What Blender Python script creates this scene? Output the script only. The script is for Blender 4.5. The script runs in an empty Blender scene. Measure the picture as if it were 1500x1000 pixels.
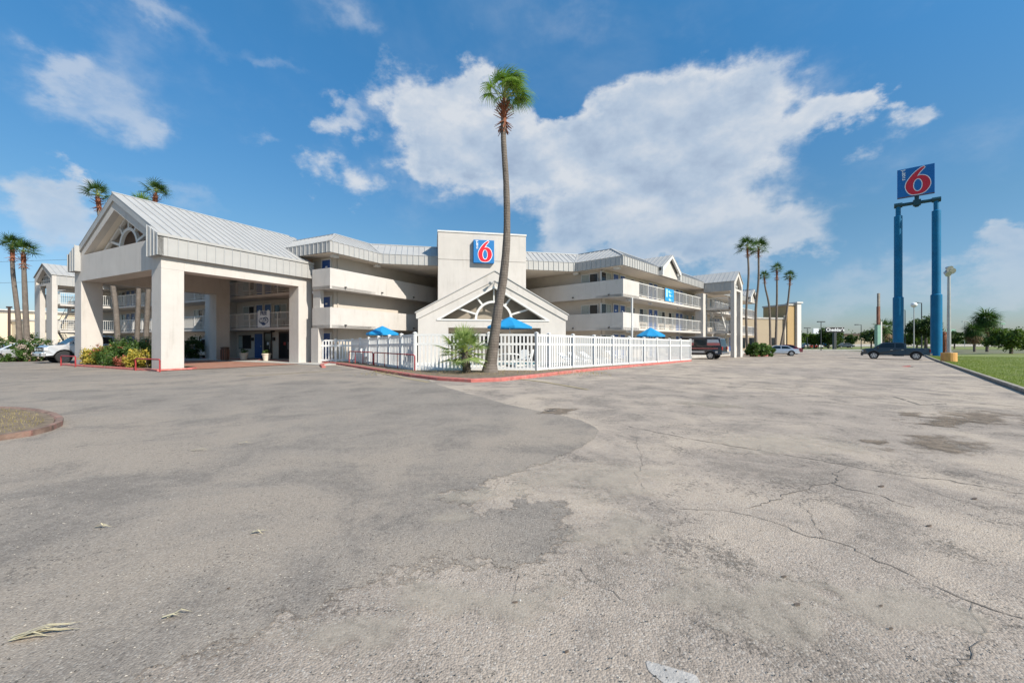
import bpy, bmesh, math, random
import numpy as np
from mathutils import Vector, Matrix
random.seed(7)
rng = np.random.default_rng(7)
S = bpy.context.scene
COL = S.collection
R = math.radians

# ---------------------------------------------------------------- camera, sky, sun, exposure
FPX, HZ, CAMH = 587.0, 499.0, 1.5          # focal length and horizon of the 1500 x 1000 photograph, eye height
cam_d = bpy.data.cameras.new('camera'); cam = bpy.data.objects.new('camera', cam_d); COL.objects.link(cam)
cam.location = (0, 0, CAMH); cam.rotation_euler = (R(90), 0, 0)
cam_d.sensor_width = 36; cam_d.lens = FPX / 1500 * 36
cam_d.clip_end = 6000; cam_d.clip_start = .05
S.camera = cam

SUN = Vector((.775, -.632, .80)).normalized()
sd = bpy.data.lights.new('sun', 'SUN'); so = bpy.data.objects.new('sun', sd); COL.objects.link(so)
sd.energy = 4.8; sd.angle = R(.53); sd.color = (1, .93, .82)
so.rotation_euler = SUN.to_track_quat('Z', 'Y').to_euler()

def azel(px, py):
    x = (px - 750) / FPX; z = (HZ - py) / FPX
    az = math.atan(x); return az, math.atan2(z, math.hypot(x, 1))

class NT:
    def __init__(s, tree): s.t = tree; s.n = tree.nodes; s.l = tree.links
    def new(s, typ, **kw):
        n = s.n.new(typ)
        for k, v in kw.items(): setattr(n, k, v)
        return n
    def put(s, sock, v):
        if isinstance(v, bpy.types.NodeSocket): s.l.new(v, sock)
        else:
            if hasattr(sock, 'default_value') and isinstance(v, tuple) and len(v) == 3 and sock.type == 'RGBA': v = v + (1,)
            sock.default_value = v
    def math(s, op, a, b=0.0, c=None, clamp=False):
        n = s.new('ShaderNodeMath', operation=op); n.use_clamp = clamp
        s.put(n.inputs[0], a); s.put(n.inputs[1], b)
        if c is not None: s.put(n.inputs[2], c)
        return n.outputs[0]
    def noise(s, vec, scale, detail=4, rough=.55, dist=0.0, dim='3D'):
        n = s.new('ShaderNodeTexNoise'); n.noise_dimensions = dim
        if vec is not None: s.put(n.inputs['Vector'], vec)
        n.inputs['Scale'].default_value = scale; n.inputs['Detail'].default_value = detail
        n.inputs['Roughness'].default_value = rough; n.inputs['Distortion'].default_value = dist
        return n.outputs[0]
    def ramp(s, fac, stops):
        n = s.new('ShaderNodeValToRGB'); s.put(n.inputs[0], fac)
        e = n.color_ramp.elements
        while len(e) < len(stops): e.new(.5)
        for i, (p, c) in enumerate(stops):
            e[i].position = p
            e[i].color = (c, c, c, 1) if not isinstance(c, tuple) else c + (1,)
        return n.outputs[0]
    def step(s, x, lo, hi):
        n = s.new('ShaderNodeMapRange', interpolation_type='SMOOTHSTEP')
        s.put(n.inputs[0], x); n.inputs[1].default_value = lo; n.inputs[2].default_value = hi
        return n.outputs[0]
    def mix(s, f, a, b, blend='MIX'):
        n = s.new('ShaderNodeMix', data_type='RGBA', blend_type=blend)
        s.put(n.inputs[0], f); s.put(n.inputs[6], a); s.put(n.inputs[7], b)
        return n.outputs[2]

def build_world():
    w = bpy.data.worlds.new('World'); S.world = w; w.use_nodes = True
    t = NT(w.node_tree); t.n.clear()
    out = t.new('ShaderNodeOutputWorld'); bg = t.new('ShaderNodeBackground'); t.l.new(bg.outputs[0], out.inputs[0])
    sky = t.new('ShaderNodeTexSky', sky_type='NISHITA'); sky.sun_disc = False
    sky.sun_elevation = math.asin(SUN.z); sky.sun_rotation = math.atan2(SUN.x, SUN.y)
    sky.altitude = 0; sky.air_density = 1.0; sky.dust_density = .7; sky.ozone_density = 2.0
    tc = t.new('ShaderNodeTexCoord'); g = tc.outputs['Generated']
    sep = t.new('ShaderNodeSeparateXYZ'); t.l.new(g, sep.inputs[0])
    X, Y, Z = sep.outputs
    az = t.math('ARCTAN2', X, Y); el = t.math('ARCSINE', Z)
    # noise in direction space, flattened a little
    mp = t.new('ShaderNodeMapping'); mp.inputs['Scale'].default_value = (1, 1, 1.5); mp.inputs['Location'].default_value = (3.1, 1.7, .4); t.l.new(g, mp.inputs[0])
    nzn = t.new('ShaderNodeTexNoise'); nzn.inputs['Scale'].default_value = 5.0; nzn.inputs['Detail'].default_value = 9; nzn.inputs['Roughness'].default_value = .60; t.l.new(mp.outputs[0], nzn.inputs['Vector'])
    nz = nzn.outputs[0]; ns = t.new('ShaderNodeSeparateColor'); t.l.new(nzn.outputs['Color'], ns.inputs[0])
    mp2 = t.new('ShaderNodeMapping'); mp2.inputs['Scale'].default_value = (1, 1, 1.5); mp2.inputs['Location'].default_value = (3.1 - .02, 1.7 + .012, .4 - .045); t.l.new(g, mp2.inputs[0])
    nz2 = t.noise(mp2.outputs[0], 5.0, 5, .60, 0)
    big = t.noise(g, 1.6, 3, .5)
    # the coordinates of the lumps are warped by the noise, which gives the billowed outline
    azw = t.math('ADD', az, t.math('MULTIPLY', t.math('SUBTRACT', ns.outputs[1], .5), .42)); elw = t.math('ADD', el, t.math('MULTIPLY', t.math('SUBTRACT', ns.outputs[2], .5), .30))
    # soft lumps placed by direction  (px, py, rx, ry, weight)
    lumps = [(620, 180, 60, 75, 1.1), (690, 225, 90, 62, 1.1), (700, 120, 60, 28, .8), (800, 225, 85, 55, 1.0),
             (970, 165, 125, 52, 1.2), (900, 215, 100, 50, .9), (1060, 200, 90, 55, .9), (1225, 180, 95, 36, .9), (1290, 145, 35, 24, .55),
             (980, 285, 130, 50, 1.2), (850, 325, 80, 34, .9), (1080, 345, 130, 36, .85), (1130, 385, 80, 24, .7), (950, 370, 130, 26, .7),
             (495, 262, 42, 32, .68), (503, 183, 32, 24, .55), (75, 320, 100, 55, 1.0), (150, 285, 40, 24, .7),
             (1480, 350, 75, 28, 1.0), (1440, 405, 120, 32, .85), (815, 125, 36, 26, -1.0), (705, 335, 60, 22, -.6)]
    wisps = [(395, 213, 32, 18, .8), (530, 35, 34, 34, .6), (400, 105, 60, 18, .6), (25, 85, 55, 26, .9), (110, 145, 110, 40, .85), (215, 205, 50, 34, .95), (230, 30, 110, 22, .6), (180, 100, 80, 60, .4),
             (1330, 430, 130, 26, .8), (1215, 445, 120, 18, .6), (300, 305, 90, 18, .5), (590, 250, 60, 60, .5), (1200, 150, 120, 40, .5), (1120, 320, 120, 60, .5)]
    def field(ls):
        acc = None
        for (px, py, rx, ry, wt) in ls:
            a, e = azel(px, py); a1, _ = azel(px + rx, py); a0, _ = azel(px - rx, py); _, e1 = azel(px, py - ry); _, e0 = azel(px, py + ry)
            sa = 2 / (a1 - a0); se = 2 / (e1 - e0)
            u = t.math('MULTIPLY_ADD', azw, sa, -a * sa); v = t.math('MULTIPLY_ADD', elw, se, -e * se)
            q = t.math('MULTIPLY_ADD', u, u, t.math('MULTIPLY', v, v))
            gss = t.math('MULTIPLY', t.math('POWER', .367879, q), wt)
            acc = gss if acc is None else t.math('ADD', acc, gss)
        return acc
    acc = field(lumps); soft = t.math('MULTIPLY', t.step(t.math('ADD', field(wisps), t.math('MULTIPLY', t.math('SUBTRACT', nz, .5), 2.0)), .05, 1.35), .62)
    # away from the photographed part of the sky the same kind of broken cloud goes on
    away = t.step(t.math('ABSOLUTE', az), R(54), R(75))
    acc = t.math('ADD', acc, t.math('MULTIPLY', away, t.step(big, .45, .68)))
    acc = t.math('MINIMUM', acc, 1.3)
    dens = t.math('ADD', acc, t.math('MULTIPLY', t.math('SUBTRACT', nz, .5), 1.35))
    cover = t.math('MAXIMUM', t.step(dens, .20, .86), soft)
    core = t.step(dens, .50, 1.5)
    lit = t.math('MULTIPLY', t.math('SUBTRACT', nz, nz2), 1.9)
    shade = t.math('ADD', t.math('SUBTRACT', .98, t.math('MULTIPLY', core, .42)), lit, clamp=True)
    ccol = t.ramp(shade, [(0.22, (2.5, 3.1, 4.1)), (.58, (3.6, 4.25, 5.1)), (.98, (5.3, 5.5, 5.75))])
    low = t.step(el, .0, .38)
    ccol = t.mix(low, t.mix(.5, ccol, (2.7, 3.4, 4.4)), ccol)
    k = t.math('MULTIPLY', cover, t.math('ADD', .48, t.math('MULTIPLY', low, .40)))
    # thin veil
    veil = t.math('MULTIPLY', t.step(t.noise(mp.outputs[0], 2.2, 6, .6, .3), .5, .8), .16)
    skyc = t.mix(1.0, sky.outputs[0], t.ramp(t.math('MULTIPLY', el, 1.25), [(0.0, (.60, .655, .80)), (.3, (.51, .77, .855)), (.65, (.42, .98, 1.22)), (1.0, (.45, 1.22, 1.5))]), 'MULTIPLY')
    base = t.mix(veil, skyc, (3.2, 4.0, 5.0))
    col = t.mix(k, base, ccol)
    t.l.new(col, bg.inputs[0]); bg.inputs[1].default_value = .1
SKYTINT = (.27, .85, 1.05)
build_world()
S.world.cycles.sampling_method = 'MANUAL'; S.world.cycles.sample_map_resolution = 512
vs = S.view_settings; S.cycles.max_bounces = 5; S.cycles.diffuse_bounces = 4; S.cycles.glossy_bounces = 2; S.cycles.transmission_bounces = 3; S.cycles.transparent_max_bounces = 32
vs.view_transform = 'Standard'; vs.look = 'None'; vs.exposure = .5; vs.gamma = 1; vs.use_curve_mapping = False

# ---------------------------------------------------------------- materials
def new_mat(name):
    m = bpy.data.materials.new(name); m.use_nodes = True
    t = NT(m.node_tree); b = t.n['Principled BSDF']
    tc = t.new('ShaderNodeTexCoord')
    return m, t, b, tc.outputs['Object']

def mat(name, col, rough=.8, metal=0.0, var=.0, vscale=2.0, bump=0.0, bscale=60.0, coat=0.0, stain=None, stain_amt=0.0, spec=None, trans=0.0):
    m, t, b, oc = new_mat(name)
    c = col
    if var > 0:
        n = t.noise(oc, vscale, 6, .6)
        dk = tuple(x * (1 - var) for x in col); lt = tuple(min(1, x * (1 + var)) for x in col)
        c = t.mix(t.ramp(n, [(.3, 0.0), (.7, 1.0)]), dk, lt)
    if stain is not None:
        mp = t.new('ShaderNodeMapping'); mp.inputs['Scale'].default_value = (2.4, 2.4, .35); t.l.new(oc, mp.inputs[0])
        n = t.noise(mp.outputs[0], 1.3, 7, .65)
        c = t.mix(t.math('MULTIPLY', t.step(n, .5, .78), stain_amt), c, stain)
    t.put(b.inputs['Base Color'], c)
    b.inputs['Roughness'].default_value = rough; b.inputs['Metallic'].default_value = metal
    if coat: b.inputs['Coat Weight'].default_value = coat; b.inputs['Coat Roughness'].default_value = .05
    if spec is not None: b.inputs['Specular IOR Level'].default_value = spec
    if trans: b.inputs['Transmission Weight'].default_value = trans
    if bump > 0:
        bn = t.new('ShaderNodeBump'); bn.inputs['Strength'].default_value = bump; bn.inputs['Distance'].default_value = .02
        t.put(bn.inputs['Height'], t.noise(oc, bscale, 3, .6)); t.l.new(bn.outputs[0], b.inputs['Normal'])
    return m

def leaf_mat(name, c1, c2, scale=2.0, tl=.35):
    m, t, b, oc = new_mat(name)
    n = t.noise(oc, scale, 3, .6)
    g = t.new('ShaderNodeNewGeometry')
    f = t.math('ADD', t.math('MULTIPLY', n, .7), t.math('MULTIPLY', g.outputs['Random Per Island'], .5))
    c = t.mix(t.ramp(f, [(.3, 0.0), (.85, 1.0)]), c1, c2)
    t.put(b.inputs['Base Color'], c); b.inputs['Roughness'].default_value = .5; b.inputs['Specular IOR Level'].default_value = .3
    tr = t.new('ShaderNodeBsdfTranslucent'); t.put(tr.inputs[0], t.mix(1.0, c, (1.5, 1.6, .8), 'MULTIPLY'))
    mx = t.new('ShaderNodeMixShader'); mx.inputs[0].default_value = tl
    t.l.new(b.outputs[0], mx.inputs[1]); t.l.new(tr.outputs[0], mx.inputs[2]); t.l.new(mx.outputs[0], t.n['Material Output'].inputs[0])
    return m

M = {}
M['stucco'] = mat('cream stucco', (.51, .475, .44), .9, var=.06, vscale=.8, bump=.35, bscale=90, stain=(.33, .30, .26), stain_amt=.46)
M['stucco_wall'] = mat('beige room wall stucco', (.53, .47, .405), .9, var=.05, vscale=.8, bump=.3, bscale=80, stain=(.4, .35, .29), stain_amt=.25)
M['trim'] = mat('white painted trim', (.60, .585, .56), .55, var=.03, vscale=3)
M['vinyl'] = mat('white vinyl', (.66, .655, .64), .35, var=.02, vscale=2, stain=(.50, .47, .42), stain_amt=.4)
M['roof'] = mat('pale standing seam metal', (.385, .375, .36), .55, .08, var=.07, vscale=1.1, stain=(.42, .41, .39), stain_amt=.35)
M['seam'] = mat('metal seam', (.44, .44, .44), .4, .4, var=.05)
M['flat_roof'] = mat('flat roof', (.5, .49, .47), .9, var=.1)
M['soffit'] = mat('soffit plaster', (.66, .59, .51), .9, var=.05)
M['blue_door'] = mat('blue door paint', (.02, .075, .26), .4, var=.1, vscale=1)
M['door_pale'] = mat('blue grey door paint', (.05, .09, .2), .45, var=.1)
M['glass'] = mat('dark window glass', (.02, .022, .024), .12, spec=.3)
M['curtain'] = mat('curtained glass', (.34, .36, .33), .35, var=.15, vscale=6, spec=.3)
M['dark'] = mat('dark metal', (.03, .028, .026), .5)
M['brown'] = mat('brown frame', (.06, .035, .025), .5, var=.1)
M['grille'] = mat('beige unit grille', (.40, .36, .30), .6)
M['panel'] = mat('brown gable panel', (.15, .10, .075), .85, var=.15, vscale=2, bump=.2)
M['sign_blue'] = mat('sign blue', (.0, .145, .40), .5, var=.03)
M['sign_blue2'] = mat('pylon sign blue', (.003, .135, .42), .5, var=.05)
M['sign_red'] = mat('sign red', (.62, .012, .03), .3)
M['sign_white'] = mat('sign white', (.85, .85, .86), .35)
M['pole_blue'] = mat('blue pole paint', (.001, .13, .28), .5, var=.12, vscale=1.2, spec=.3, stain=(.01, .08, .14), stain_amt=.5)
M['pole_dark'] = mat('dark teal steel', (.006, .05, .07), .4)
M['kerb_red'] = mat('worn red kerb paint', (.42, .125, .105), .8, var=.25, vscale=5, bump=.4, bscale=30, stain=(.36, .29, .25), stain_amt=.85)
M['rail_red'] = mat('red pipe paint', (.34, .03, .035), .5, var=.3, vscale=6, stain=(.2, .09, .06), stain_amt=.5)
M['kerb'] = mat('concrete kerb', (.28, .25, .215), .9, var=.3, vscale=3, bump=.5, bscale=25, stain=(.09, .08, .07), stain_amt=.8)
M['island_kerb'] = mat('island kerb', (.20, .13, .10), .9, var=.4, vscale=5, bump=.5, bscale=25, stain=(.36, .12, .10), stain_amt=.7)
M['kerb_dark'] = mat('dirty kerb side', (.17, .14, .115), .95, var=.35, vscale=4, bump=.5, bscale=25)
M['concrete'] = mat('concrete', (.42, .40, .37), .9, var=.15, vscale=1.5, bump=.3, bscale=50, stain=(.25, .23, .2), stain_amt=.4)
M['yellow_base'] = mat('yellow painted concrete', (.60, .32, .10), .8, var=.15, vscale=3, bump=.3, bscale=30, stain=(.45, .33, .2), stain_amt=.5)
M['galv'] = mat('galvanised steel', (.42, .42, .41), .45, .5, var=.1)
M['lamp_dark'] = mat('dark lamp post', (.05, .055, .06), .5)
M['umbrella'] = mat('bright blue canvas', (.004, .215, .46), .8, var=.05)
M['plastic'] = mat('white plastic', (.78, .78, .76), .4)
M['water'] = mat('pool water', (.10, .42, .50), .04, spec=.8)
M['coping'] = mat('pool coping', (.62, .60, .56), .8, var=.1)
M['tan_wall'] = mat('tan far stucco', (.37, .30, .21), .9, var=.06, vscale=.3)
M['gold_wall'] = mat('gold far stucco', (.42, .29, .14), .9, var=.06, vscale=.3)
M['cream_far'] = mat('cream far wall', (.62, .53, .40), .9, var=.05, vscale=.3)
M['tyre'] = mat('tyre rubber', (.022, .022, .023), .85)
M['rim'] = mat('alloy rim', (.55, .55, .56), .3, .8)
M['rim_dark'] = mat('dark rim', (.09, .09, .1), .35, .7)
M['truck_paint'] = mat('dark slate paint', (.02, .028, .036), .3, .3, coat=1.0)
M['silver_paint'] = mat('silver paint', (.55, .56, .58), .3, .6, coat=1.0)
M['white_paint'] = mat('white car paint', (.75, .75, .74), .3, coat=1.0)
M['maroon'] = mat('black van paint', (.022, .015, .018), .25, coat=1.0)
M['stripe'] = mat('faded red stripe', (.50, .15, .14), .4)
M['red_paint'] = mat('red car paint', (.4, .02, .02), .3, coat=1.0)
M['chrome'] = mat('chrome', (.7, .7, .7), .15, 1.0)
M['car_glass'] = mat('car glass', (.008, .014, .018), .05, spec=.45)
M['lamp_glass'] = mat('lamp lens', (.6, .6, .62), .1, spec=.8)
M['tail'] = mat('tail lamp', (.35, .01, .01), .2)
M['terracotta'] = mat('pale planter', (.68, .58, .48), .8, var=.08)
M['soil'] = mat('soil and mulch', (.17, .125, .085), .95, var=.4, vscale=6, bump=1.0, bscale=35, stain=(.30, .24, .17), stain_amt=.6)
M['bark'] = mat('broadleaf bark', (.10, .08, .06), .9, var=.3, vscale=4, bump=.6, bscale=20)
M['fan_leaf'] = leaf_mat('fan palm leaf', (.07, .14, .02), (.21, .30, .06), 1.4, .4)
M['fan_leaf_dark'] = leaf_mat('dark fan palm leaf', (.018, .055, .012), (.075, .13, .025), 1.2, .25)
M['fan_leaf_pale'] = leaf_mat('pale fan palm leaf', (.13, .20, .05), (.33, .40, .16), 2.5, .35)
M['dead_leaf'] = leaf_mat('dry palm leaf', (.16, .095, .05), (.32, .22, .12), 2, .15)
M['petiole'] = mat('leaf stalk', (.22, .26, .07), .6, var=.2)
M['boot'] = mat('red brown leaf base', (.23, .085, .045), .9, var=.4, vscale=7, bump=.6, bscale=20)
M['shrub'] = leaf_mat('dark shrub leaf', (.014, .04, .009), (.06, .10, .022), 1.5, .25)
M['shrub_mid'] = leaf_mat('mid shrub leaf', (.03, .075, .014), (.10, .16, .04), 1.5, .3)
M['shrub_pale'] = leaf_mat('pale oleander leaf', (.10, .115, .05), (.26, .26, .15), 1.0, .3)
M['croton'] = leaf_mat('yellow croton leaf', (.16, .18, .03), (.50, .38, .07), 1.5, .3)
M['petal_red'] = leaf_mat('red flower', (.20, .04, .03), (.38, .13, .08), 2, .2)
M['petal_pink'] = leaf_mat('pale pink flower', (.48, .36, .33), (.62, .52, .45), 2, .2)
M['tree_leaf'] = leaf_mat('tree leaf', (.018, .045, .012), (.075, .12, .03), .6, .25)
M['tree_leaf2'] = leaf_mat('light tree leaf', (.04, .08, .015), (.14, .20, .04), .6, .3)
M['grass_blade'] = leaf_mat('grass blade', (.085, .135, .02), (.20, .25, .05), .35, .35)
M['dry_grass'] = leaf_mat('dry grass blade', (.20, .16, .07), (.38, .31, .15), 1, .3)
M['banner_white'] = mat('banner white', (.72, .74, .78), .6)
M['navy'] = mat('navy print', (.01, .03, .12), .5)
M['banner_blue'] = mat('banner blue', (.01, .25, .55), .6)
M['banner_sky'] = mat('banner pale blue', (.35, .65, .85), .6)
M['black_sign'] = mat('black sign face', (.02, .018, .02), .4)
M['pylon_green'] = mat('pale green paint', (.20, .36, .28), .7, var=.1)
M['rust'] = mat('rusty brown paint', (.20, .09, .06), .8, var=.3)
M['litter'] = mat('scrap', (.12, .09, .07), .8)
M['red_litter'] = mat('red scrap', (.4, .05, .04), .7)

def trunk_mat():
    m, t, b, oc = new_mat('palm trunk bark')
    w = t.new('ShaderNodeTexWave', wave_type='BANDS', bands_direction='Z', wave_profile='SAW')
    t.l.new(oc, w.inputs['Vector']); w.inputs['Scale'].default_value = 2.6; w.inputs['Distortion'].default_value = 2.5; w.inputs['Detail'].default_value = 3; w.inputs['Detail Scale'].default_value = 1.6
    n = t.noise(oc, 3, 8, .7)
    mp = t.new('ShaderNodeMapping'); mp.inputs['Scale'].default_value = (6, 6, .7); t.l.new(oc, mp.inputs[0])
    n2 = t.noise(mp.outputs[0], 3, 6, .7)
    c = t.ramp(t.math('ADD', t.math('MULTIPLY', w.outputs[1], .2), t.math('ADD', t.math('MULTIPLY', n, .45), t.math('MULTIPLY', n2, .35))), [(.3, (.10, .08, .067)), (.52, (.175, .147, .125)), (.82, (.30, .255, .215))])
    t.put(b.inputs['Base Color'], c); b.inputs['Roughness'].default_value = .95
    bn = t.new('ShaderNodeBump'); bn.inputs['Strength'].default_value = .7; bn.inputs['Distance'].default_value = .035
    t.put(bn.inputs['Height'], t.math('ADD', w.outputs[1], t.math('MULTIPLY', n2, 2.0))); t.l.new(bn.outputs[0], b.inputs['Normal'])
    return m
M['trunk'] = trunk_mat()

def asphalt(name, dark, mid, light, tan, crackf, seed, relief, mott, chips):
    m, t, b, oc0 = new_mat(name)
    mp = t.new('ShaderNodeMapping'); mp.inputs['Location'].default_value = (seed, seed * 2, 0); t.l.new(oc0, mp.inputs[0]); oc = mp.outputs[0]
    big = t.noise(oc, .16, 5, .6, .4)
    med = t.noise(oc, .75, 7, .66, .5)
    fine = t.noise(oc, 9, 6, .75)
    grit = t.noise(oc, 90, 3, .7)
    vo = t.new('ShaderNodeTexVoronoi', feature='F1'); t.l.new(oc, vo.inputs['Vector']); vo.inputs['Scale'].default_value = 95
    sepc = t.new('ShaderNodeSeparateColor'); t.l.new(vo.outputs['Color'], sepc.inputs[0])
    c = t.mix(t.ramp(med, [(.34, 0.0), (.66, 1.0)]), mid, light)
    wear = t.math('ADD', t.math('MULTIPLY', big, .55), t.math('MULTIPLY', med, .45))
    c = t.mix(t.step(wear, .45, .60), c, tan)
    # darker, rougher worn spots where the binder has gone
    f2 = t.math('ADD', t.math('MULTIPLY', med, .55), t.math('MULTIPLY', fine, .45))
    c = t.mix(t.math('MULTIPLY', t.step(t.math('SUBTRACT', 1.0, f2), .49, .63), .62), c, dark)
    sp = t.noise(oc, 30, 6, .75); mo = t.noise(oc, 1.1, 7, .68, .3); c = t.mix(t.math('MULTIPLY', t.step(t.math('ADD', sp, t.math('MULTIPLY', t.math('SUBTRACT', mo, .5), mott)), .57, .66), .72), c, tuple(x * .62 for x in dark))
    # stones of every grey
    c = t.mix(t.math('MULTIPLY', t.step(sepc.outputs[0], .0, 1.0), .38), c, t.mix(1.0, c, (.42, .42, .43), 'MULTIPLY'))
    c = t.mix(t.math('MULTIPLY', t.step(sepc.outputs[1], .80, .95), chips), c, (.48, .45, .41))
    c = t.mix(t.math('MULTIPLY', t.step(grit, .58, .70), .45), c, t.mix(1.0, c, (.35, .34, .34), 'MULTIPLY'))
    # hairline cracks
    dn = t.new('ShaderNodeTexNoise'); dn.inputs['Scale'].default_value = 1.3; dn.inputs['Detail'].default_value = 6; t.l.new(oc, dn.inputs['Vector'])
    mv = t.new('ShaderNodeMix', data_type='VECTOR'); mv.inputs[0].default_value = .32; t.l.new(oc, mv.inputs[4]); t.l.new(dn.outputs['Color'], mv.inputs[5])
    cr = t.new('ShaderNodeTexVoronoi', feature='DISTANCE_TO_EDGE'); cr.inputs['Scale'].default_value = .75; t.l.new(mv.outputs[1], cr.inputs['Vector'])
    cr2 = t.new('ShaderNodeTexVoronoi', feature='DISTANCE_TO_EDGE'); cr2.inputs['Scale'].default_value = 3.2; t.l.new(mv.outputs[1], cr2.inputs['Vector'])
    k1 = t.math('MULTIPLY', t.math('SUBTRACT', 1.0, t.step(cr.outputs[0], .0015, .009)), t.step(t.noise(oc, .4, 3), .47, .62))
    k2 = t.math('MULTIPLY', t.math('SUBTRACT', 1.0, t.step(cr2.outputs[0], .004, .03)), t.step(t.noise(oc, .55, 4, .6, .3), .54, .66))
    k = t.math('MULTIPLY', t.math('MAXIMUM', k1, t.math('MULTIPLY', k2, .8)), crackf)
    c = t.mix(k, c, tuple(x * .35 for x in dark))
    t.put(b.inputs['Base Color'], c); b.inputs['Roughness'].default_value = .93; b.inputs['Specular IOR Level'].default_value = .25
    h = t.math('ADD', t.math('MULTIPLY', fine, 1.1), t.math('ADD', t.math('MULTIPLY', vo.outputs['Distance'], -.9), t.math('MULTIPLY', k, -2.5)))
    h = t.math('ADD', h, t.math('MULTIPLY', med, 1.6))
    bn = t.new('ShaderNodeBump'); bn.inputs['Strength'].default_value = relief; bn.inputs['Distance'].default_value = .009
    t.put(bn.inputs['Height'], h); t.l.new(bn.outputs[0], b.inputs['Normal'])
    return m
M['asphalt_old'] = asphalt('old worn asphalt', (.172, .147, .124), (.302, .253, .212), (.378, .315, .262), (.445, .367, .292), .30, 0, .5, .95, .35)
M['asphalt_new'] = asphalt('newer grey asphalt', (.168, .145, .125), (.241, .209, .179), (.281, .243, .206), (.318, .267, .218), .06, 31, .45, .35, .2)

def grass_ground():
    m, t, b, oc = new_mat('lawn ground')
    n = t.noise(oc, .25, 6, .6); n2 = t.noise(oc, 6, 6, .7)
    c = t.mix(t.ramp(n, [(.35, 0.0), (.65, 1.0)]), (.12, .155, .035), (.19, .205, .06))
    c = t.mix(t.math('MULTIPLY', t.step(n2, .5, .75), .5), c, (.19, .19, .07))
    t.put(b.inputs['Base Color'], c); b.inputs['Roughness'].default_value = .95
    bn = t.new('ShaderNodeBump'); bn.inputs['Strength'].default_value = .8; bn.inputs['Distance'].default_value = .05
    t.put(bn.inputs['Height'], n2); t.l.new(bn.outputs[0], b.inputs['Normal'])
    return m
M['lawn'] = grass_ground()
M['field'] = mat('far field', (.13, .13, .07), .95, var=.35, vscale=.03)

def paver_mat():
    m, t, b, oc = new_mat('red brown pavers')
    br = t.new('ShaderNodeTexBrick'); t.l.new(oc, br.inputs['Vector']); br.inputs['Scale'].default_value = 2.2
    br.inputs['Color1'].default_value = (.26, .10, .07, 1); br.inputs['Color2'].default_value = (.36, .17, .11, 1); br.inputs['Mortar'].default_value = (.25, .19, .15, 1); br.inputs['Mortar Size'].default_value = .012
    n = t.noise(oc, 1.2, 5, .6)
    t.put(b.inputs['Base Color'], t.mix(t.math('MULTIPLY', t.step(n, .45, .7), .5), br.outputs[0], (.33, .24, .18))); b.inputs['Roughness'].default_value = .85
    return m
M['pavers'] = paver_mat()

# ---------------------------------------------------------------- mesh and object helpers
class Frame:
    """a local frame on the ground: origin, turned so that local x runs along the heading (ux, uy)"""
    def __init__(s, ox, oy, ang, oz=0.0): s.o = Vector((ox, oy, oz)); s.a = ang; s.c = math.cos(ang); s.s = math.sin(ang)
    def w(s, x, y, z=0.0): return Vector((s.o.x + s.c * x - s.s * y, s.o.y + s.s * x + s.c * y, s.o.z + z))
    def inv(s, X, Y): dx = X - s.o.x; dy = Y - s.o.y; return (s.c * dx + s.s * dy, -s.s * dx + s.c * dy)
W0 = Frame(0, 0, 0)

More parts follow.
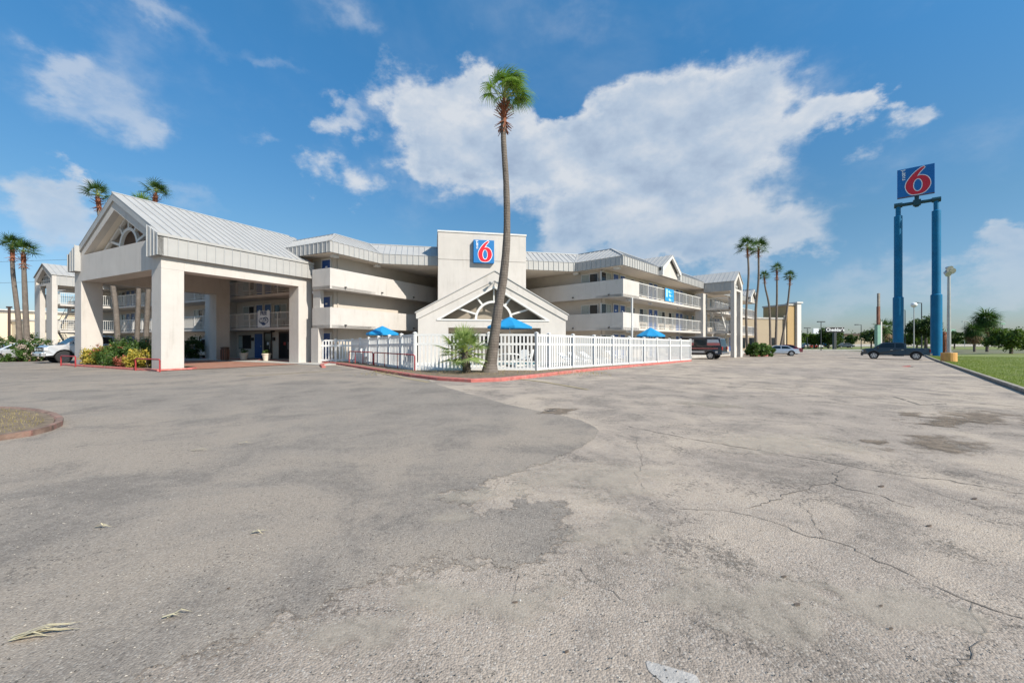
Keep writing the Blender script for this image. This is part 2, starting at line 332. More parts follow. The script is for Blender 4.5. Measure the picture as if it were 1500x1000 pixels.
class MB:
    def __init__(s): s.v = []; s.f = []; s.m = []; s.mi = 0
    def add(s, vs, fs):
        b = len(s.v); s.v += [tuple(v) for v in vs]; s.f += [tuple(b + i for i in f) for f in fs]; s.m += [s.mi] * len(fs)
        return s
    def box(s, x0, x1, y0, y1, z0, z1):
        if x0 > x1: x0, x1 = x1, x0
        if y0 > y1: y0, y1 = y1, y0
        return s.add([(x0, y0, z0), (x1, y0, z0), (x1, y1, z0), (x0, y1, z0), (x0, y0, z1), (x1, y0, z1), (x1, y1, z1), (x0, y1, z1)],
                     [(3, 2, 1, 0), (4, 5, 6, 7), (0, 1, 5, 4), (1, 2, 6, 5), (2, 3, 7, 6), (3, 0, 4, 7)])
    def prism(s, poly, fn, d0, d1):
        """poly of 2-D points, extruded between d0 and d1; fn(u, v, d) -> xyz"""
        n = len(poly)
        return s.add([fn(u, v, d0) for u, v in poly] + [fn(u, v, d1) for u, v in poly],
                     [tuple(range(n))[::-1], tuple(range(n, 2 * n))] + [(i, (i + 1) % n, n + (i + 1) % n, n + i) for i in range(n)])
    def slab(s, poly, z0, z1): return s.prism(poly, lambda u, v, d: (u, v, d), z0, z1)
    def quad(s, a, b, c, d): return s.add([a, b, c, d], [(0, 1, 2, 3)])
    def bar(s, p, q, w, h=None, up=(0, 0, 1)):
        p = Vector(p); q = Vector(q); d = (q - p).normalized(); h = h or w
        up = Vector(up)
        if abs(d.dot(up)) > .98: up = Vector((1, 0, 0))
        a = d.cross(up).normalized() * w / 2; b = a.cross(d).normalized() * h / 2
        vs = [p - a - b, p + a - b, p + a + b, p - a + b, q - a - b, q + a - b, q + a + b, q - a + b]
        return s.add(vs, [(3, 2, 1, 0), (4, 5, 6, 7), (0, 1, 5, 4), (1, 2, 6, 5), (2, 3, 7, 6), (3, 0, 4, 7)])
    def tube(s, pts, rad, n=8, caps=True):
        pts = [Vector(p) for p in pts]
        if not isinstance(rad, (list, tuple)): rad = [rad] * len(pts)
        rings = []
        ref = Vector((0, 0, 1))
        d0 = (pts[1] - pts[0]).normalized()
        if abs(d0.dot(ref)) > .9: ref = Vector((1, 0, 0))
        a = d0.cross(ref).normalized()
        vs = []
        for i, p in enumerate(pts):
            d = (pts[min(i + 1, len(pts) - 1)] - pts[max(i - 1, 0)]).normalized()
            a = (a - d * a.dot(d)).normalized(); b = d.cross(a)
            for k in range(n):
                t = 2 * math.pi * k / n
                vs.append(p + (a * math.cos(t) + b * math.sin(t)) * rad[i])
        fs = []
        for i in range(len(pts) - 1):
            for k in range(n):
                k2 = (k + 1) % n
                fs.append((i * n + k, i * n + k2, (i + 1) * n + k2, (i + 1) * n + k))
        if caps: fs.append(tuple(range(n))[::-1]); fs.append(tuple((len(pts) - 1) * n + k for k in range(n)))
        return s.add(vs, fs)
    def cyl(s, x, y, z0, z1, r0, r1=None, n=16): return s.tube([(x, y, z0), (x, y, z1)], [r0, r1 if r1 is not None else r0], n)

def smooth(me, ang=40):
    me.polygons.foreach_set('use_smooth', [True] * len(me.polygons))
    try: me.set_sharp_from_angle(angle=R(ang))
    except Exception: pass

def mesh(name, mb, mats, sm=False):
    me = bpy.data.meshes.new(name); me.from_pydata(mb.v, [], mb.f)
    for k in (mats if isinstance(mats, (list, tuple)) else [mats]): me.materials.append(M[k] if isinstance(k, str) else k)
    if any(mb.m): me.polygons.foreach_set('material_index', mb.m)
    bm = bmesh.new(); bm.from_mesh(me); bmesh.ops.recalc_face_normals(bm, faces=bm.faces)
    if any(len(f.verts) > 4 for f in bm.faces): bmesh.ops.triangulate(bm, faces=[f for f in bm.faces if len(f.verts) > 4])
    bm.to_mesh(me); bm.free()
    if sm: smooth(me)
    me.update()
    return me

def link(name, me, parent=None, frame=W0, at=(0, 0, 0), rz=0.0, label=None, kind=None, group=None, cat=None, bevel=0):
    """one object; frame places it in the world, parent (an object made by thing() or link()) is accounted for"""
    o = bpy.data.objects.new(name, me); COL.objects.link(o)
    wm = Matrix.Translation(frame.w(*at)) @ Matrix.Rotation(frame.a + rz, 4, 'Z')
    o['wm'] = [x for r in wm for x in r]
    if parent is not None:
        pm = Matrix([parent['wm'][i * 4:i * 4 + 4] for i in range(4)])
        o.parent = parent; loc = pm.inverted() @ wm
    else: loc = wm
    o.location = loc.to_translation(); o.rotation_euler = loc.to_euler()
    if label: o['label'] = label
    if kind: o['kind'] = kind
    if group: o['group'] = group
    if cat: o['category'] = cat
    if bevel:
        b = o.modifiers.new('bevel', 'BEVEL'); b.width = bevel; b.segments = 2; b.limit_method = 'ANGLE'; b.angle_limit = R(35)
    return o

def thing(name, label, cat, frame=W0, at=(0, 0, 0), rz=0.0, group=None): return link(name, None, None, frame, at, rz, label, None, group, cat)
def part(name, mb, mats, parent, frame=W0, at=(0, 0, 0), rz=0.0, label=None, kind=None, sm=False, bevel=0):
    return link(name, mesh(name, mb, mats, sm), parent, frame, at, rz, label, kind, None, None, bevel)

def gz(X, Y=0): return -.01 * min(max(X, 0), 45)
def P(px, Y, z=None, py=None):
    """point at depth Y seen in photograph column px, at height z or photograph row py"""
    X = (px - 750) / FPX * Y
    if z is None: z = CAMH + (HZ - py) / FPX * Y
    return Vector((X, Y, z))
def G(px, py, lift=0.0):
    """ground point seen at photograph pixel (px, py)"""
    z = 0.0
    for _ in range(6):
        Y = (CAMH - z) * FPX / (py - HZ); X = (px - 750) / FPX * Y; z = gz(X)
    return Vector((X, Y, z + lift))

def sheet(name, poly, mat_, lift, kind='structure', parent=None, label=None, cuts=(0, 45)):
    """flat polygon laid on the sloping ground"""
    bm = bmesh.new(); f = bm.faces.new([bm.verts.new((p[0], p[1], 0)) for p in poly])
    for c in cuts: bmesh.ops.bisect_plane(bm, geom=bm.verts[:] + bm.edges[:] + bm.faces[:], plane_co=(c, 0, 0), plane_no=(1, 0, 0))
    bmesh.ops.triangulate(bm, faces=bm.faces[:])
    for v in bm.verts: v.co.z = gz(v.co.x) + lift
    bmesh.ops.recalc_face_normals(bm, faces=bm.faces)
    for f in bm.faces:
        if f.normal.z < 0: f.normal_flip()
    me = bpy.data.meshes.new(name); bm.to_mesh(me); bm.free(); me.materials.append(M[mat_])
    return link(name, me, parent, kind=kind, label=label)

def kerb(name, pts, mat_, w=.16, h=.13, kind='structure', side=None):
    """kerb swept along ground points"""
    mb = MB(); n = len(pts)
    # split at the fold of the ground
    q = []
    for i in range(n - 1):
        a, b = Vector(pts[i][:2]), Vector(pts[i + 1][:2]); q.append(a)
        for c in (0, 45):
            if (a.x - c) * (b.x - c) < 0: q.append(a.lerp(b, (c - a.x) / (b.x - a.x)))
    q.append(Vector(pts[-1][:2]))
    vs = []
    for i, p in enumerate(q):
        d = (q[min(i + 1, len(q) - 1)] - q[max(i - 1, 0)]).normalized(); nrm = Vector((-d.y, d.x))
        z = gz(p.x)
        for (o, hh) in ((0, -.1), (0.0, h - .03), (.03, h), (w, h), (w, -.1)):
            c = p + nrm * o; vs.append((c.x, c.y, z + hh))
    fs = []
    for i in range(len(q) - 1):
        for k in range(4): fs.append((i * 5 + k, i * 5 + k + 1, (i + 1) * 5 + k + 1, (i + 1) * 5 + k))
    fs.append((0, 1, 2, 3, 4)); fs.append(tuple(len(q) * 5 - 5 + k for k in range(5)))
    mb.add(vs, fs)
    return link(name, mesh(name, mb, mat_), kind=kind)

def poly_text(body, size, depth=.01, bold=0.0, align='CENTER'):
    c = bpy.data.curves.new('text', 'FONT'); c.body = body; c.size = size; c.extrude = depth; c.offset = bold; c.align_x = align; c.align_y = 'CENTER'
    o = bpy.data.objects.new('text', c); COL.objects.link(o)
    me = bpy.data.meshes.new_from_object(o.evaluated_get(bpy.context.evaluated_depsgraph_get()))
    bpy.data.objects.remove(o); bpy.data.curves.remove(c)
    return me
def curve_mesh(loops, depth):
    c = bpy.data.curves.new('shape', 'CURVE'); c.dimensions = '2D'; c.fill_mode = 'BOTH'; c.extrude = depth
    for lp in loops:
        s = c.splines.new('POLY'); s.points.add(len(lp) - 1)
        for i, (x, y) in enumerate(lp): s.points[i].co = (x, y, 0, 1)
        s.use_cyclic_u = True
    o = bpy.data.objects.new('shape', c); COL.objects.link(o)
    me = bpy.data.meshes.new_from_object(o.evaluated_get(bpy.context.evaluated_depsgraph_get()))
    bpy.data.objects.remove(o); bpy.data.curves.remove(c)
    return me
def up_mesh(me, mat_, mirror=False):
    """stand a mesh made in the xy plane upright, its face towards -y"""
    me.transform(Matrix.Rotation(R(90), 4, 'X'))
    me.materials.clear(); me.materials.append(M[mat_]); return me
# ---------------------------------------------------------------- ground
def big_sheet(name, mat_, lift, xs, ys, kind='structure'):
    vs = [(x, y, gz(x) + lift) for y in ys for x in xs]; nx = len(xs)
    fs = [(j * nx + i, j * nx + i + 1, (j + 1) * nx + i + 1, (j + 1) * nx + i) for j in range(len(ys) - 1) for i in range(nx - 1)]
    return link(name, mesh(name, MB().add(vs, fs), mat_), kind=kind)
big_sheet('ground', 'field', -.03, [-3000, -400, -100, 0, 45, 150, 600, 3000], [-300, -60, 0, 60, 150, 500, 3000])
KD = Vector((.689, .724)); K0 = Vector((17.4, 13.6))
KN = Vector((KD.y, -KD.x))                 # to the right of the kerb line: grass
def kpt(t, off=0.0): p = K0 + KD * t + KN * off; return (p.x, p.y)
sheet('parking_lot', [(-95, -30), kpt(-60), kpt(62), (70, 84), (46, 92), (30, 92), (-95, 92)], 'asphalt_old', 0.0)

def ragged(pts, step=.35, amp=.09, seed=1):
    r = random.Random(seed); out = []
    for i in range(len(pts)):
        a = Vector(pts[i]); b = Vector(pts[(i + 1) % len(pts)]); L = (b - a).length; n = max(1, min(60, int(L / step)))
        if L > 40: n = 1
        for k in range(n):
            p = a.lerp(b, k / n); am = min(amp, .012 * p.length + .01)
            out.append((p.x + r.uniform(-am, am), p.y + r.uniform(-am, am)))
    return out
def gp(px, py): g = G(px, py); return (g.x, g.y)
edge = [gp(*q) for q in [(612, 548), (640, 562), (680, 574), (745, 592), (800, 603), (850, 614), (878, 628), (872, 640), (850, 655), (815, 668), (780, 684), (745, 694), (712, 704), (690, 716), (655, 728), (700, 745),
                         (770, 728), (815, 735), (838, 760), (832, 790), (800, 808), (770, 822), (740, 818), (700, 826), (655, 822), (610, 838), (560, 848), (500, 868), (430, 900), (330, 950), (150, 1050)]]
new_poly = np.array(edge + [(-3.0, .2), (-14, .2), (-30, 12), (-42, 30), (-38, 36), (-24, 24), (-18, 20.4), (-15, 27), (-12.3, 26.6), (-6.7, 19.6), (-5.5, 16.5)])
isl_c = np.array([-9.4, 7.2])
def signed_depth(P_, poly):
    """distance to the outline, positive inside"""
    d = np.full(len(P_), 1e9); ins = np.zeros(len(P_), bool); n = len(poly)
    for i in range(n):
        a, b = poly[i], poly[(i + 1) % n]; ab = b - a; t = np.clip(((P_ - a) @ ab) / (ab @ ab), 0, 1); d = np.minimum(d, np.linalg.norm(P_ - a - t[:, None] * ab, axis=1))
        c = ((a[1] > P_[:, 1]) != (b[1] > P_[:, 1])) & (P_[:, 0] < (b[0] - a[0]) * (P_[:, 1] - a[1]) / (b[1] - a[1] + 1e-12) + a[0]); ins ^= c
    return np.where(ins, d, -d)
def frayed(name, poly, mt, lift, step_, x0, x1, y0, y1, soft_fn):
    xs = np.unique(np.concatenate([np.arange(x0, x1, step_), [0.0]])); ys = np.arange(y0, y1, step_); X_, Y_ = np.meshgrid(xs, ys); Pn = np.stack([X_.ravel(), Y_.ravel()], 1)
    dep = signed_depth(Pn, poly) / soft_fn(Pn)
    nx = len(xs); j, i = np.meshgrid(np.arange(len(ys) - 1), np.arange(nx - 1), indexing='ij'); q = np.stack([j * nx + i, j * nx + i + 1, (j + 1) * nx + i + 1, (j + 1) * nx + i], -1).reshape(-1, 4)
    q = q[dep[q].max(axis=1) > -1.0]; used = np.unique(q); re = np.full(len(Pn), -1); re[used] = np.arange(len(used)); q = re[q]; Pn = Pn[used]; dep = dep[used]
    v = np.stack([Pn[:, 0], Pn[:, 1], -.01 * np.clip(Pn[:, 0], 0, 45) + lift], 1)
    me = bpy.data.meshes.new(name); me.from_pydata(v.tolist(), [], q.tolist()); at_ = me.attributes.new('depth', 'FLOAT', 'POINT'); at_.data.foreach_set('value', dep.astype(np.float32)); me.materials.append(M[mt])
    return link(name, me, kind='structure')
def fray_mat(m, k=2.6, lo=-.06, hi=.06, amax=1.0):
    """let the layer end raggedly where the depth attribute runs out"""
    t = NT(m.node_tree); out = t.n['Material Output']; src = out.inputs[0].links[0].from_socket
    at_ = t.new('ShaderNodeAttribute'); at_.attribute_name = 'depth'; tc = t.new('ShaderNodeTexCoord'); n = t.noise(tc.outputs['Object'], 2.3, 12, .72)
    f = t.step(t.math('ADD', at_.outputs['Fac'], t.math('MULTIPLY', t.math('SUBTRACT', n, .5), k)), lo, hi); f = t.math('MULTIPLY', f, amax)
    tr = t.new('ShaderNodeBsdfTransparent'); mx = t.new('ShaderNodeMixShader'); t.put(mx.inputs[0], f); t.l.new(tr.outputs[0], mx.inputs[1]); t.l.new(src, mx.inputs[2]); t.l.new(mx.outputs[0], out.inputs[0])
fray_mat(M['asphalt_new'])
def soft_new(Pn):
    lowp = np.clip((5.6 - Pn[:, 1]) / 1.6, 0, 1); return .07 + .02 * Pn[:, 1] / 10 + lowp * .62
frayed('newer_asphalt', new_poly, 'asphalt_new', .004, .22, -43, 5, .2, 37, soft_new)
# sand and worn-through patches, each its own thin sheet
M['sand_patch'] = mat('pale sandy wear', (.34, .295, .235), .95, var=.18, vscale=5, bump=.6, bscale=50)
M['wear_patch'] = mat('thin sandy wear', (.46, .40, .325), .95, var=.15, vscale=9, bump=.3, bscale=60)
M['grit_patch'] = mat('exposed dark grit', (.13, .118, .108), .95, var=.4, vscale=30, bump=.5, bscale=80)
M['dirt_patch'] = mat('brown crumbled asphalt', (.20, .155, .115), .95, var=.45, vscale=7, bump=1.0, bscale=40)
M['tar_patch'] = mat('dark asphalt patch', (.085, .082, .08), .9, var=.3, vscale=5, bump=.8, bscale=60)
for k_, am_ in (('sand_patch', .6), ('dirt_patch', .8), ('tar_patch', .75), ('wear_patch', .38), ('grit_patch', .42)): fray_mat(M[k_], 5.5, -.35, .6, am_)
M['yellow_line'] = mat('worn yellow paint', (.34, .27, .15), .85, var=.2, vscale=6, bump=.3)
M['white_mark'] = mat('worn white paint', (.37, .345, .32), .85, var=.2, vscale=9, bump=.4); fray_mat(M['white_mark'], .0)
def blob(px, py, rx, ry, seed, n=28):
    r = random.Random(seed); ph = [r.uniform(0, 6.28) for _ in range(6)]; am = [r.uniform(.1, .3) / (i + 1) ** .6 for i in range(6)]; out = []
    for k in range(n):
        t = 2 * math.pi * k / n; s = 1 + sum(am[i] * math.sin((i + 2) * t + ph[i]) for i in range(6))
        out.append(gp(px + rx * s * math.cos(t), max(py + ry * s * math.sin(t), HZ + 9)))
    return out
for i, (px, py, rx, ry, m_) in enumerate([(814, 601, 22, 3.6, 'dirt_patch'), (806, 600, 8, 1.5, 'tar_patch'), (1385, 617, 34, 4.5, 'dirt_patch'), (1335, 606, 14, 2.6, 'dirt_patch'), (1285, 646, 20, 3.4, 'dirt_patch'),
                                          (1040, 592, 42, 3.4, 'sand_patch'), (690, 726, 60, 10, 'wear_patch'), (665, 757, 34, 6, 'wear_patch'), (870, 700, 90, 26, 'wear_patch'), (900, 780, 70, 24, 'wear_patch'), (1100, 880, 120, 36, 'wear_patch'), (700, 880, 110, 30, 'wear_patch'), (1320, 900, 100, 30, 'wear_patch'), (1150, 650, 110, 12, 'wear_patch'), (520, 930, 120, 26, 'wear_patch'), (1430, 612, 60, 9, 'dirt_patch'), (1370, 650, 80, 8, 'dirt_patch')]):
    bp = np.array(blob(px, py, rx, ry, 10 + i)); sz = max(.05, .30 * min(np.ptp(bp[:, 0]), np.ptp(bp[:, 1])))
    frayed('worn_patch', bp, m_, .0058 + .0002 * i, max(.03, sz * .5), bp[:, 0].min() - 2 * sz, bp[:, 0].max() + 2 * sz, bp[:, 1].min() - 2 * sz, bp[:, 1].max() + 2 * sz, lambda Pn, sz=sz: np.full(len(Pn), sz * 1.3))
def band(pts, w0, w1=None):
    """narrow strip along ground points given by photograph pixels"""
    q = [Vector(gp(*p)) for p in pts]; L = []; Rr = []
    for i, p in enumerate(q):
        d = (q[min(i + 1, len(q) - 1)] - q[max(i - 1, 0)]).normalized(); nr = Vector((-d.y, d.x)); w = (w0 if w1 is None else w0 + (w1 - w0) * i / (len(q) - 1)) / 2
        L.append(p + nr * w); Rr.append(p - nr * w)
    return [tuple(p) for p in L] + [tuple(p) for p in Rr[::-1]]
sheet('worn_yellow_line', ragged(band([(752, 553), (800, 559), (862, 570)], .16, .12), .3, .015, 5), 'yellow_line', .012)
sheet('worn_yellow_line', ragged(band([(500, 541), (430, 546), (360, 550)], .14, .12), .3, .015, 6), 'yellow_line', .012)
sheet('worn_yellow_line', ragged(band([(548, 543), (600, 554), (628, 559)], .14), .3, .015, 6), 'yellow_line', .013)
frayed('worn_white_mark', np.array([gp(*q) for q in [(945, 966), (975, 974), (1020, 988), (1032, 1010), (985, 1010), (950, 982)]]), 'white_mark', .003, .02, .3, 1.2, 1.4, 2.2, lambda Pn: np.full(len(Pn), .05))

def crack(path, w, seed):
    """an open joint: a shallow ragged groove filled with dark dirt"""
    r = random.Random(seed); q = []
    for i in range(len(path) - 1):
        a = Vector(gp(*path[i])); b = Vector(gp(*path[i + 1])); n = max(2, min(90, int((b - a).length / .05))); wx = wy = 0.0
        for k in range(n): p = a.lerp(b, k / n); j = .012; wx = wx * .93 + r.uniform(-.02, .02); wy = wy * .93 + r.uniform(-.02, .02); p = p + Vector((wx, wy)); q.append(p + Vector((r.uniform(-j, j), r.uniform(-j, j))))
    q.append(Vector(gp(*path[-1]))); vs = []; fs = []
    for i, p in enumerate(q):
        d = (q[min(i + 1, len(q) - 1)] - q[max(i - 1, 0)]).normalized(); nr = Vector((-d.y, d.x)); ww = w * r.uniform(.12, .95) / 2
        for o in (-ww, ww): c = p + nr * o; vs.append((c.x, c.y, gz(c.x) + .0045))
    for i in range(len(q) - 1): fs.append((2 * i, 2 * i + 1, 2 * i + 3, 2 * i + 2))
    return vs, fs
mb = MB()
for i, (pth, w) in enumerate([([(1000, 560), (1100, 567), (1230, 576), (1310, 582), (1400, 588), (1500, 595)], .07),
                              ([(1000, 640), (1100, 657), (1210, 675), (1300, 692), (1400, 705), (1500, 722)], .022),
                              ([(915, 622), (960, 632), (1000, 640)], .03),
                              ([(1000, 745), (1075, 750), (1150, 770), (1200, 787), (1260, 808), (1320, 835), (1370, 858), (1425, 880), (1500, 905)], .012),
                              ([(1240, 683), (1225, 695), (1218, 706), (1250, 717), (1290, 724), (1340, 742)], .018), ([(1218, 706), (1190, 712), (1150, 730), (1095, 744)], .014),
                              ([(1170, 735), (1188, 755), (1196, 772), (1202, 788)], .008), ([(1425, 880), (1427, 905), (1428, 950), (1405, 972), (1395, 1000)], .008), ([(1440, 905), (1470, 912), (1500, 925)], .008),
                              ([(1310, 580), (1350, 592), (1385, 590)], .09), ([(850, 828), (860, 845), (885, 862), (910, 878)], .006), ([(765, 840), (752, 860), (750, 880)], .004),
                              ([(880, 628), (935, 640), (940, 665), (930, 690), (945, 715)], .008)]):
    mb.add(*crack(pth, w, 40 + i))
link('pavement_cracks', mesh('pavement_cracks', mb, mat('dirt in cracks', (.12, .104, .09), .95, var=.3, vscale=8)), kind='structure')

# loose grit near the viewer
def grit(name, n, seed, size, x0, x1, y0, y1, mat_):
    r = np.random.default_rng(seed); y = y0 + (y1 - y0) * r.random(n) ** 1.8; x = (r.random(n) * (x1 - x0) + x0) * (y / y1) * 1.3
    s = size * (.4 + r.random(n) ** 2); th = r.random(n) * 6.28
    base = np.array([[1, 0, 0], [-.5, .87, 0], [-.5, -.87, 0], [.1, .1, .9]])
    v = np.zeros((n, 4, 3)); c, sn = np.cos(th), np.sin(th)
    v[:, :, 0] = (base[None, :, 0] * c[:, None] - base[None, :, 1] * sn[:, None]) * s[:, None] + x[:, None]
    v[:, :, 1] = (base[None, :, 0] * sn[:, None] + base[None, :, 1] * c[:, None]) * s[:, None] * .8 + y[:, None]
    v[:, :, 2] = base[None, :, 2] * s[:, None] * .6 + (-.01 * np.clip(x, 0, 45))[:, None] + .006
    i = np.arange(n)[:, None] * 4
    f = np.concatenate([i + np.array([[0, 1, 3]]), i + np.array([[1, 2, 3]]), i + np.array([[2, 0, 3]])])
    me = bpy.data.meshes.new(name); me.from_pydata(v.reshape(-1, 3).tolist(), [], f.tolist()); me.materials.append(M[mat_])
    return link(name, me, kind='stuff', label='small loose stones scattered over the worn asphalt')
M['stone_dark'] = mat('dark grit', (.07, .065, .06), .9, var=.3, vscale=9); M['stone_pale'] = mat('pale grit', (.40, .36, .31), .9, var=.2, vscale=9)
grit('gravel', 5000, 3, .006, -9, 9, 1.6, 9, 'stone_dark'); grit('gravel', 4000, 4, .006, -9, 9, 1.6, 9, 'stone_pale')

# right-hand lawn and its kerb
kerb('kerb', [kpt(t) for t in range(-40, 55, 4)] + [kpt(56), kpt(58, .5), kpt(59.5, 1.8)], 'kerb', .16, .13)
kerb('gutter', [kpt(t, -.10) for t in range(-40, 56, 4)], 'kerb_dark', .10, .02)
o = bpy.data.objects['kerb']
# the lawn lies inside the kerb (to its right)
o.location.x += 0
lawn_poly = [kpt(-60, .02), kpt(56, .02), kpt(58, .6), (93, 66), (140, 60), (150, 10), (60, -40)]
sheet('lawn', lawn_poly, 'lawn', .105)

def blades(name, n, seed, fn, hgt, wid, mat_, label, lift=0.1):
    r = np.random.default_rng(seed); xy = fn(r, n); n = len(xy); x, y = xy[:, 0], xy[:, 1]
    th = r.random(n) * 6.28; h = hgt * (.5 + r.random(n)); w = wid * (.6 + .8 * r.random(n)); ln = (r.random((n, 2)) - .5) * h[:, None] * 1.0
    z = -.01 * np.clip(x, 0, 45) + lift
    v = np.zeros((n, 3, 3)); dx = np.cos(th) * w / 2; dy = np.sin(th) * w / 2
    v[:, 0] = np.stack([x - dx, y - dy, z - .01], 1); v[:, 1] = np.stack([x + dx, y + dy, z - .01], 1); v[:, 2] = np.stack([x + ln[:, 0], y + ln[:, 1], z + h], 1)
    me = bpy.data.meshes.new(name); me.vertices.add(3 * n); me.vertices.foreach_set('co', v.reshape(-1)); me.loops.add(3 * n); me.loops.foreach_set('vertex_index', np.arange(3 * n, dtype=np.int32))
    me.polygons.add(n); me.polygons.foreach_set('loop_start', np.arange(0, 3 * n, 3, dtype=np.int32)); me.update(); me.validate()
    me.materials.append(M[mat_])
    return link(name, me, kind='stuff', label=label)
def lawn_pts(r, n):
    t = -2 + 55 * r.random(n) ** 1.3; off = .05 + 14 * r.random(n) ** 1.2
    return np.stack([K0.x + KD.x * t + KN.x * off, K0.y + KD.y * t + KN.y * off], 1)
blades('grass', 170000, 5, lawn_pts, .055, .012, 'grass_blade', 'mown green grass behind the right-hand kerb')
def edge_pts(r, n):
    t = -2 + 50 * r.random(n); off = -.02 + .22 * r.random(n)
    return np.stack([K0.x + KD.x * t + KN.x * off, K0.y + KD.y * t + KN.y * off], 1)

# little island at the far left with its red kerb
isl = [gp(x, y) for x, y in [(-200, 650), (-60, 648), (0, 643), (35, 638), (62, 631), (78, 624), (80, 618), (70, 611), (45, 605), (15, 602), (-60, 600), (-200, 598)]]
kerb('island_kerb', isl[::-1] + [isl[-1]], 'island_kerb', .11, .09)
sheet('island_soil', isl, 'soil', .075)
def isl_pts(r, n):
    x = -17 + 9.2 * r.random(n); y = 6.0 + 2.8 * r.random(n)
    pts = np.stack([x, y], 1)
    return pts[signed_depth(pts, np.array(isl)) > .12]
blades('dry_grass', 9000, 8, isl_pts, .045, .010, 'dry_grass', 'dry straw grass on the small island at the left', .07)

# planting bed before the fence, with the red kerb that runs round it
bed_front = [gp(*q) for q in [(467, 530), (500, 534), (553, 543), (600, 551), (640, 556), (690, 559), (735, 557.5), (785, 552), (850, 544), (900, 539), (950, 534), (1013, 528)]]
kerb('red_kerb', bed_front, 'kerb_red', .22, .13)
FL = [(-13.1, 27.2), (-10.96, 27.5), (-4.74, 19.6), (1.2, 19.6), (14.9, 33.5)]       # fence line
sheet('planting_soil', [(p[0], p[1] + .1) for p in bed_front] + [(15.6, 34.4)] + [(FL[4][0] - .4, FL[4][1] + .4), (1.2, 20.4), (-4.6, 20.4), (-10.9, 28.1), (-13.1, 27.9)], 'soil', .10)
# concrete apron strip between kerb and fence on the right, where no soil shows
sheet('pool_deck', [(-4.4, 20.1), (1.0, 20.1), (14.2, 33.6), (9.6, 31.2), (6.0, 35), (5.0, 30), (-6.6, 28.2), (-11.4, 28.8), (-10.7, 28.0)], 'coping', .125)

# ---------------------------------------------------------------- the motel
A = Frame(-17.95, 20.5, R(-26.7)); B = Frame(8.6, 31.0, R(47.4)); T = Frame(-5.61, 30.5, R(11.3))
motel = thing('motel_building', 'cream three-storey motel with open balconies, metal mansard roof and blue doors', 'building', W0, (-3.95, 42.5, 0))
Z2, Z3, ZE = 2.6, 5.2, 7.43
MIR = lambda x: 2.61 - x
# outline (edge of slabs) and wall lines in the two wing frames; wing coordinates: x from the V corner outwards, y back from the facade
class Wing:
    def __init__(s, fr, mir, y0, jog, wallf, wallv, length):
        s.fr = fr; s.mir = mir; s.y0 = y0; s.jog = jog; s.wf = wallf; s.wv = wallv; s.L = length
    def x(s, x): return 2.61 - x if s.mir else x
    def pt(s, x, y): return (s.x(x), y + s.y0)
    def w(s, x, y): q = s.pt(x, y); return s.fr.w(q[0], q[1])
    def box(s, mb, x0, x1, y0, y1, z0, z1): return mb.box(s.x(x0), s.x(x1), y0 + s.y0, y1 + s.y0, z0, z1)
LW = Wing(A, True, 8.0, (1.75, 1.0), 3.0, 1.1, 47.6); RW = Wing(B, False, 0.0, None, 2.1, .85, 44.0)
VL = 17.4       # length of the V sides

def slabs(wg, solid_to, fe):
    """floors, parapets, corner walls of one wing; fe: y of the slab edge along the plain part of the facade"""
    x0 = wg.jog[0] if wg.jog else 0.0
    for z, nm in ((Z2, 'second'), (Z3, 'third')):
        m = MB()
        if wg.jog: wg.box(m, 0, x0, 0, 4, z - .19, z)
        wg.box(m, x0, wg.L, fe, wg.wf + .3, z - .19, z) if wg.jog else wg.box(m, 0, wg.L, 0, wg.wf + .3, z - .19, z)
        wg.box(m, .003, wg.wv + .2, (4 if wg.jog else wg.wf + .3), VL, z - .19, z)
        part('floor_slab', m, 'stucco', motel, wg.fr)
        m = MB(); wg.box(m, 0, .14, .14, VL, z - .2, z + 1.17); part('parapet', m, 'stucco', motel, wg.fr)
        m = MB(); wg.box(m, -.002, solid_to, 0, .14, z - .202, z + 1.17)
        if wg.jog: wg.box(m, x0 - .14, x0, .14, 1.2, z - .2, z + 1.17)
        part('parapet', m, 'stucco', motel, wg.fr)
        # drain spouts on the V parapet
        for yy in (1.2, 4.6, 8.2):
            d = MB(); q0 = wg.pt(-.16, yy); q1 = wg.pt(.02, yy); d.tube([(q0[0], q0[1], z - .0), (q1[0], q1[1], z + .02)], .05, 8); part('drain_spout', d, 'dark', motel, wg.fr)
slabs(LW, 1.75, 1.0); slabs(RW, 2.76, 0)
# room walls
def wall_box(name, wg, x0, x1, y0, y1, z0=-.6, z1=ZE): m = MB(); wg.box(m, x0, x1, y0, y1, z0, z1); return part(name, m, 'stucco_wall', motel, wg.fr)
wall_box('wall', LW, 1.1, 3.4, 1.2, 3.0)                      # corner block of the left wing
wall_box('wall', LW, 1.1, 1.4, 3.0, VL); wall_box('wall', LW, 1.4, 47.6, 3.0, 3.3); wall_box('wall', LW, 1.4, 47.6, 12.8, 13.1); wall_box('wall', LW, 47.3, 47.6, 3.3, 12.8)
wall_box('wall', RW, .85, 1.15, 2.1, VL); wall_box('wall', RW, 1.15, 44, 2.1, 2.4); wall_box('wall', RW, 43.7, 44, 2.4, 12.0); wall_box('wall', RW, 1.15, 44, 12.0, 12.3)
# ground-floor pillars of the corners
m = MB(); LW.box(m, 1.15, 1.86, -.003, .42, -.1, Z2 - .19); LW.box(m, 1.15, 1.86, .143, .42, Z2 , Z3 - .19); part('pillar', m, 'stucco', motel, A)
m = MB(); RW.box(m, 1.35, 1.47, -.10, .02, -.4, Z3 - .2); part('post', m, 'vinyl', motel, B)
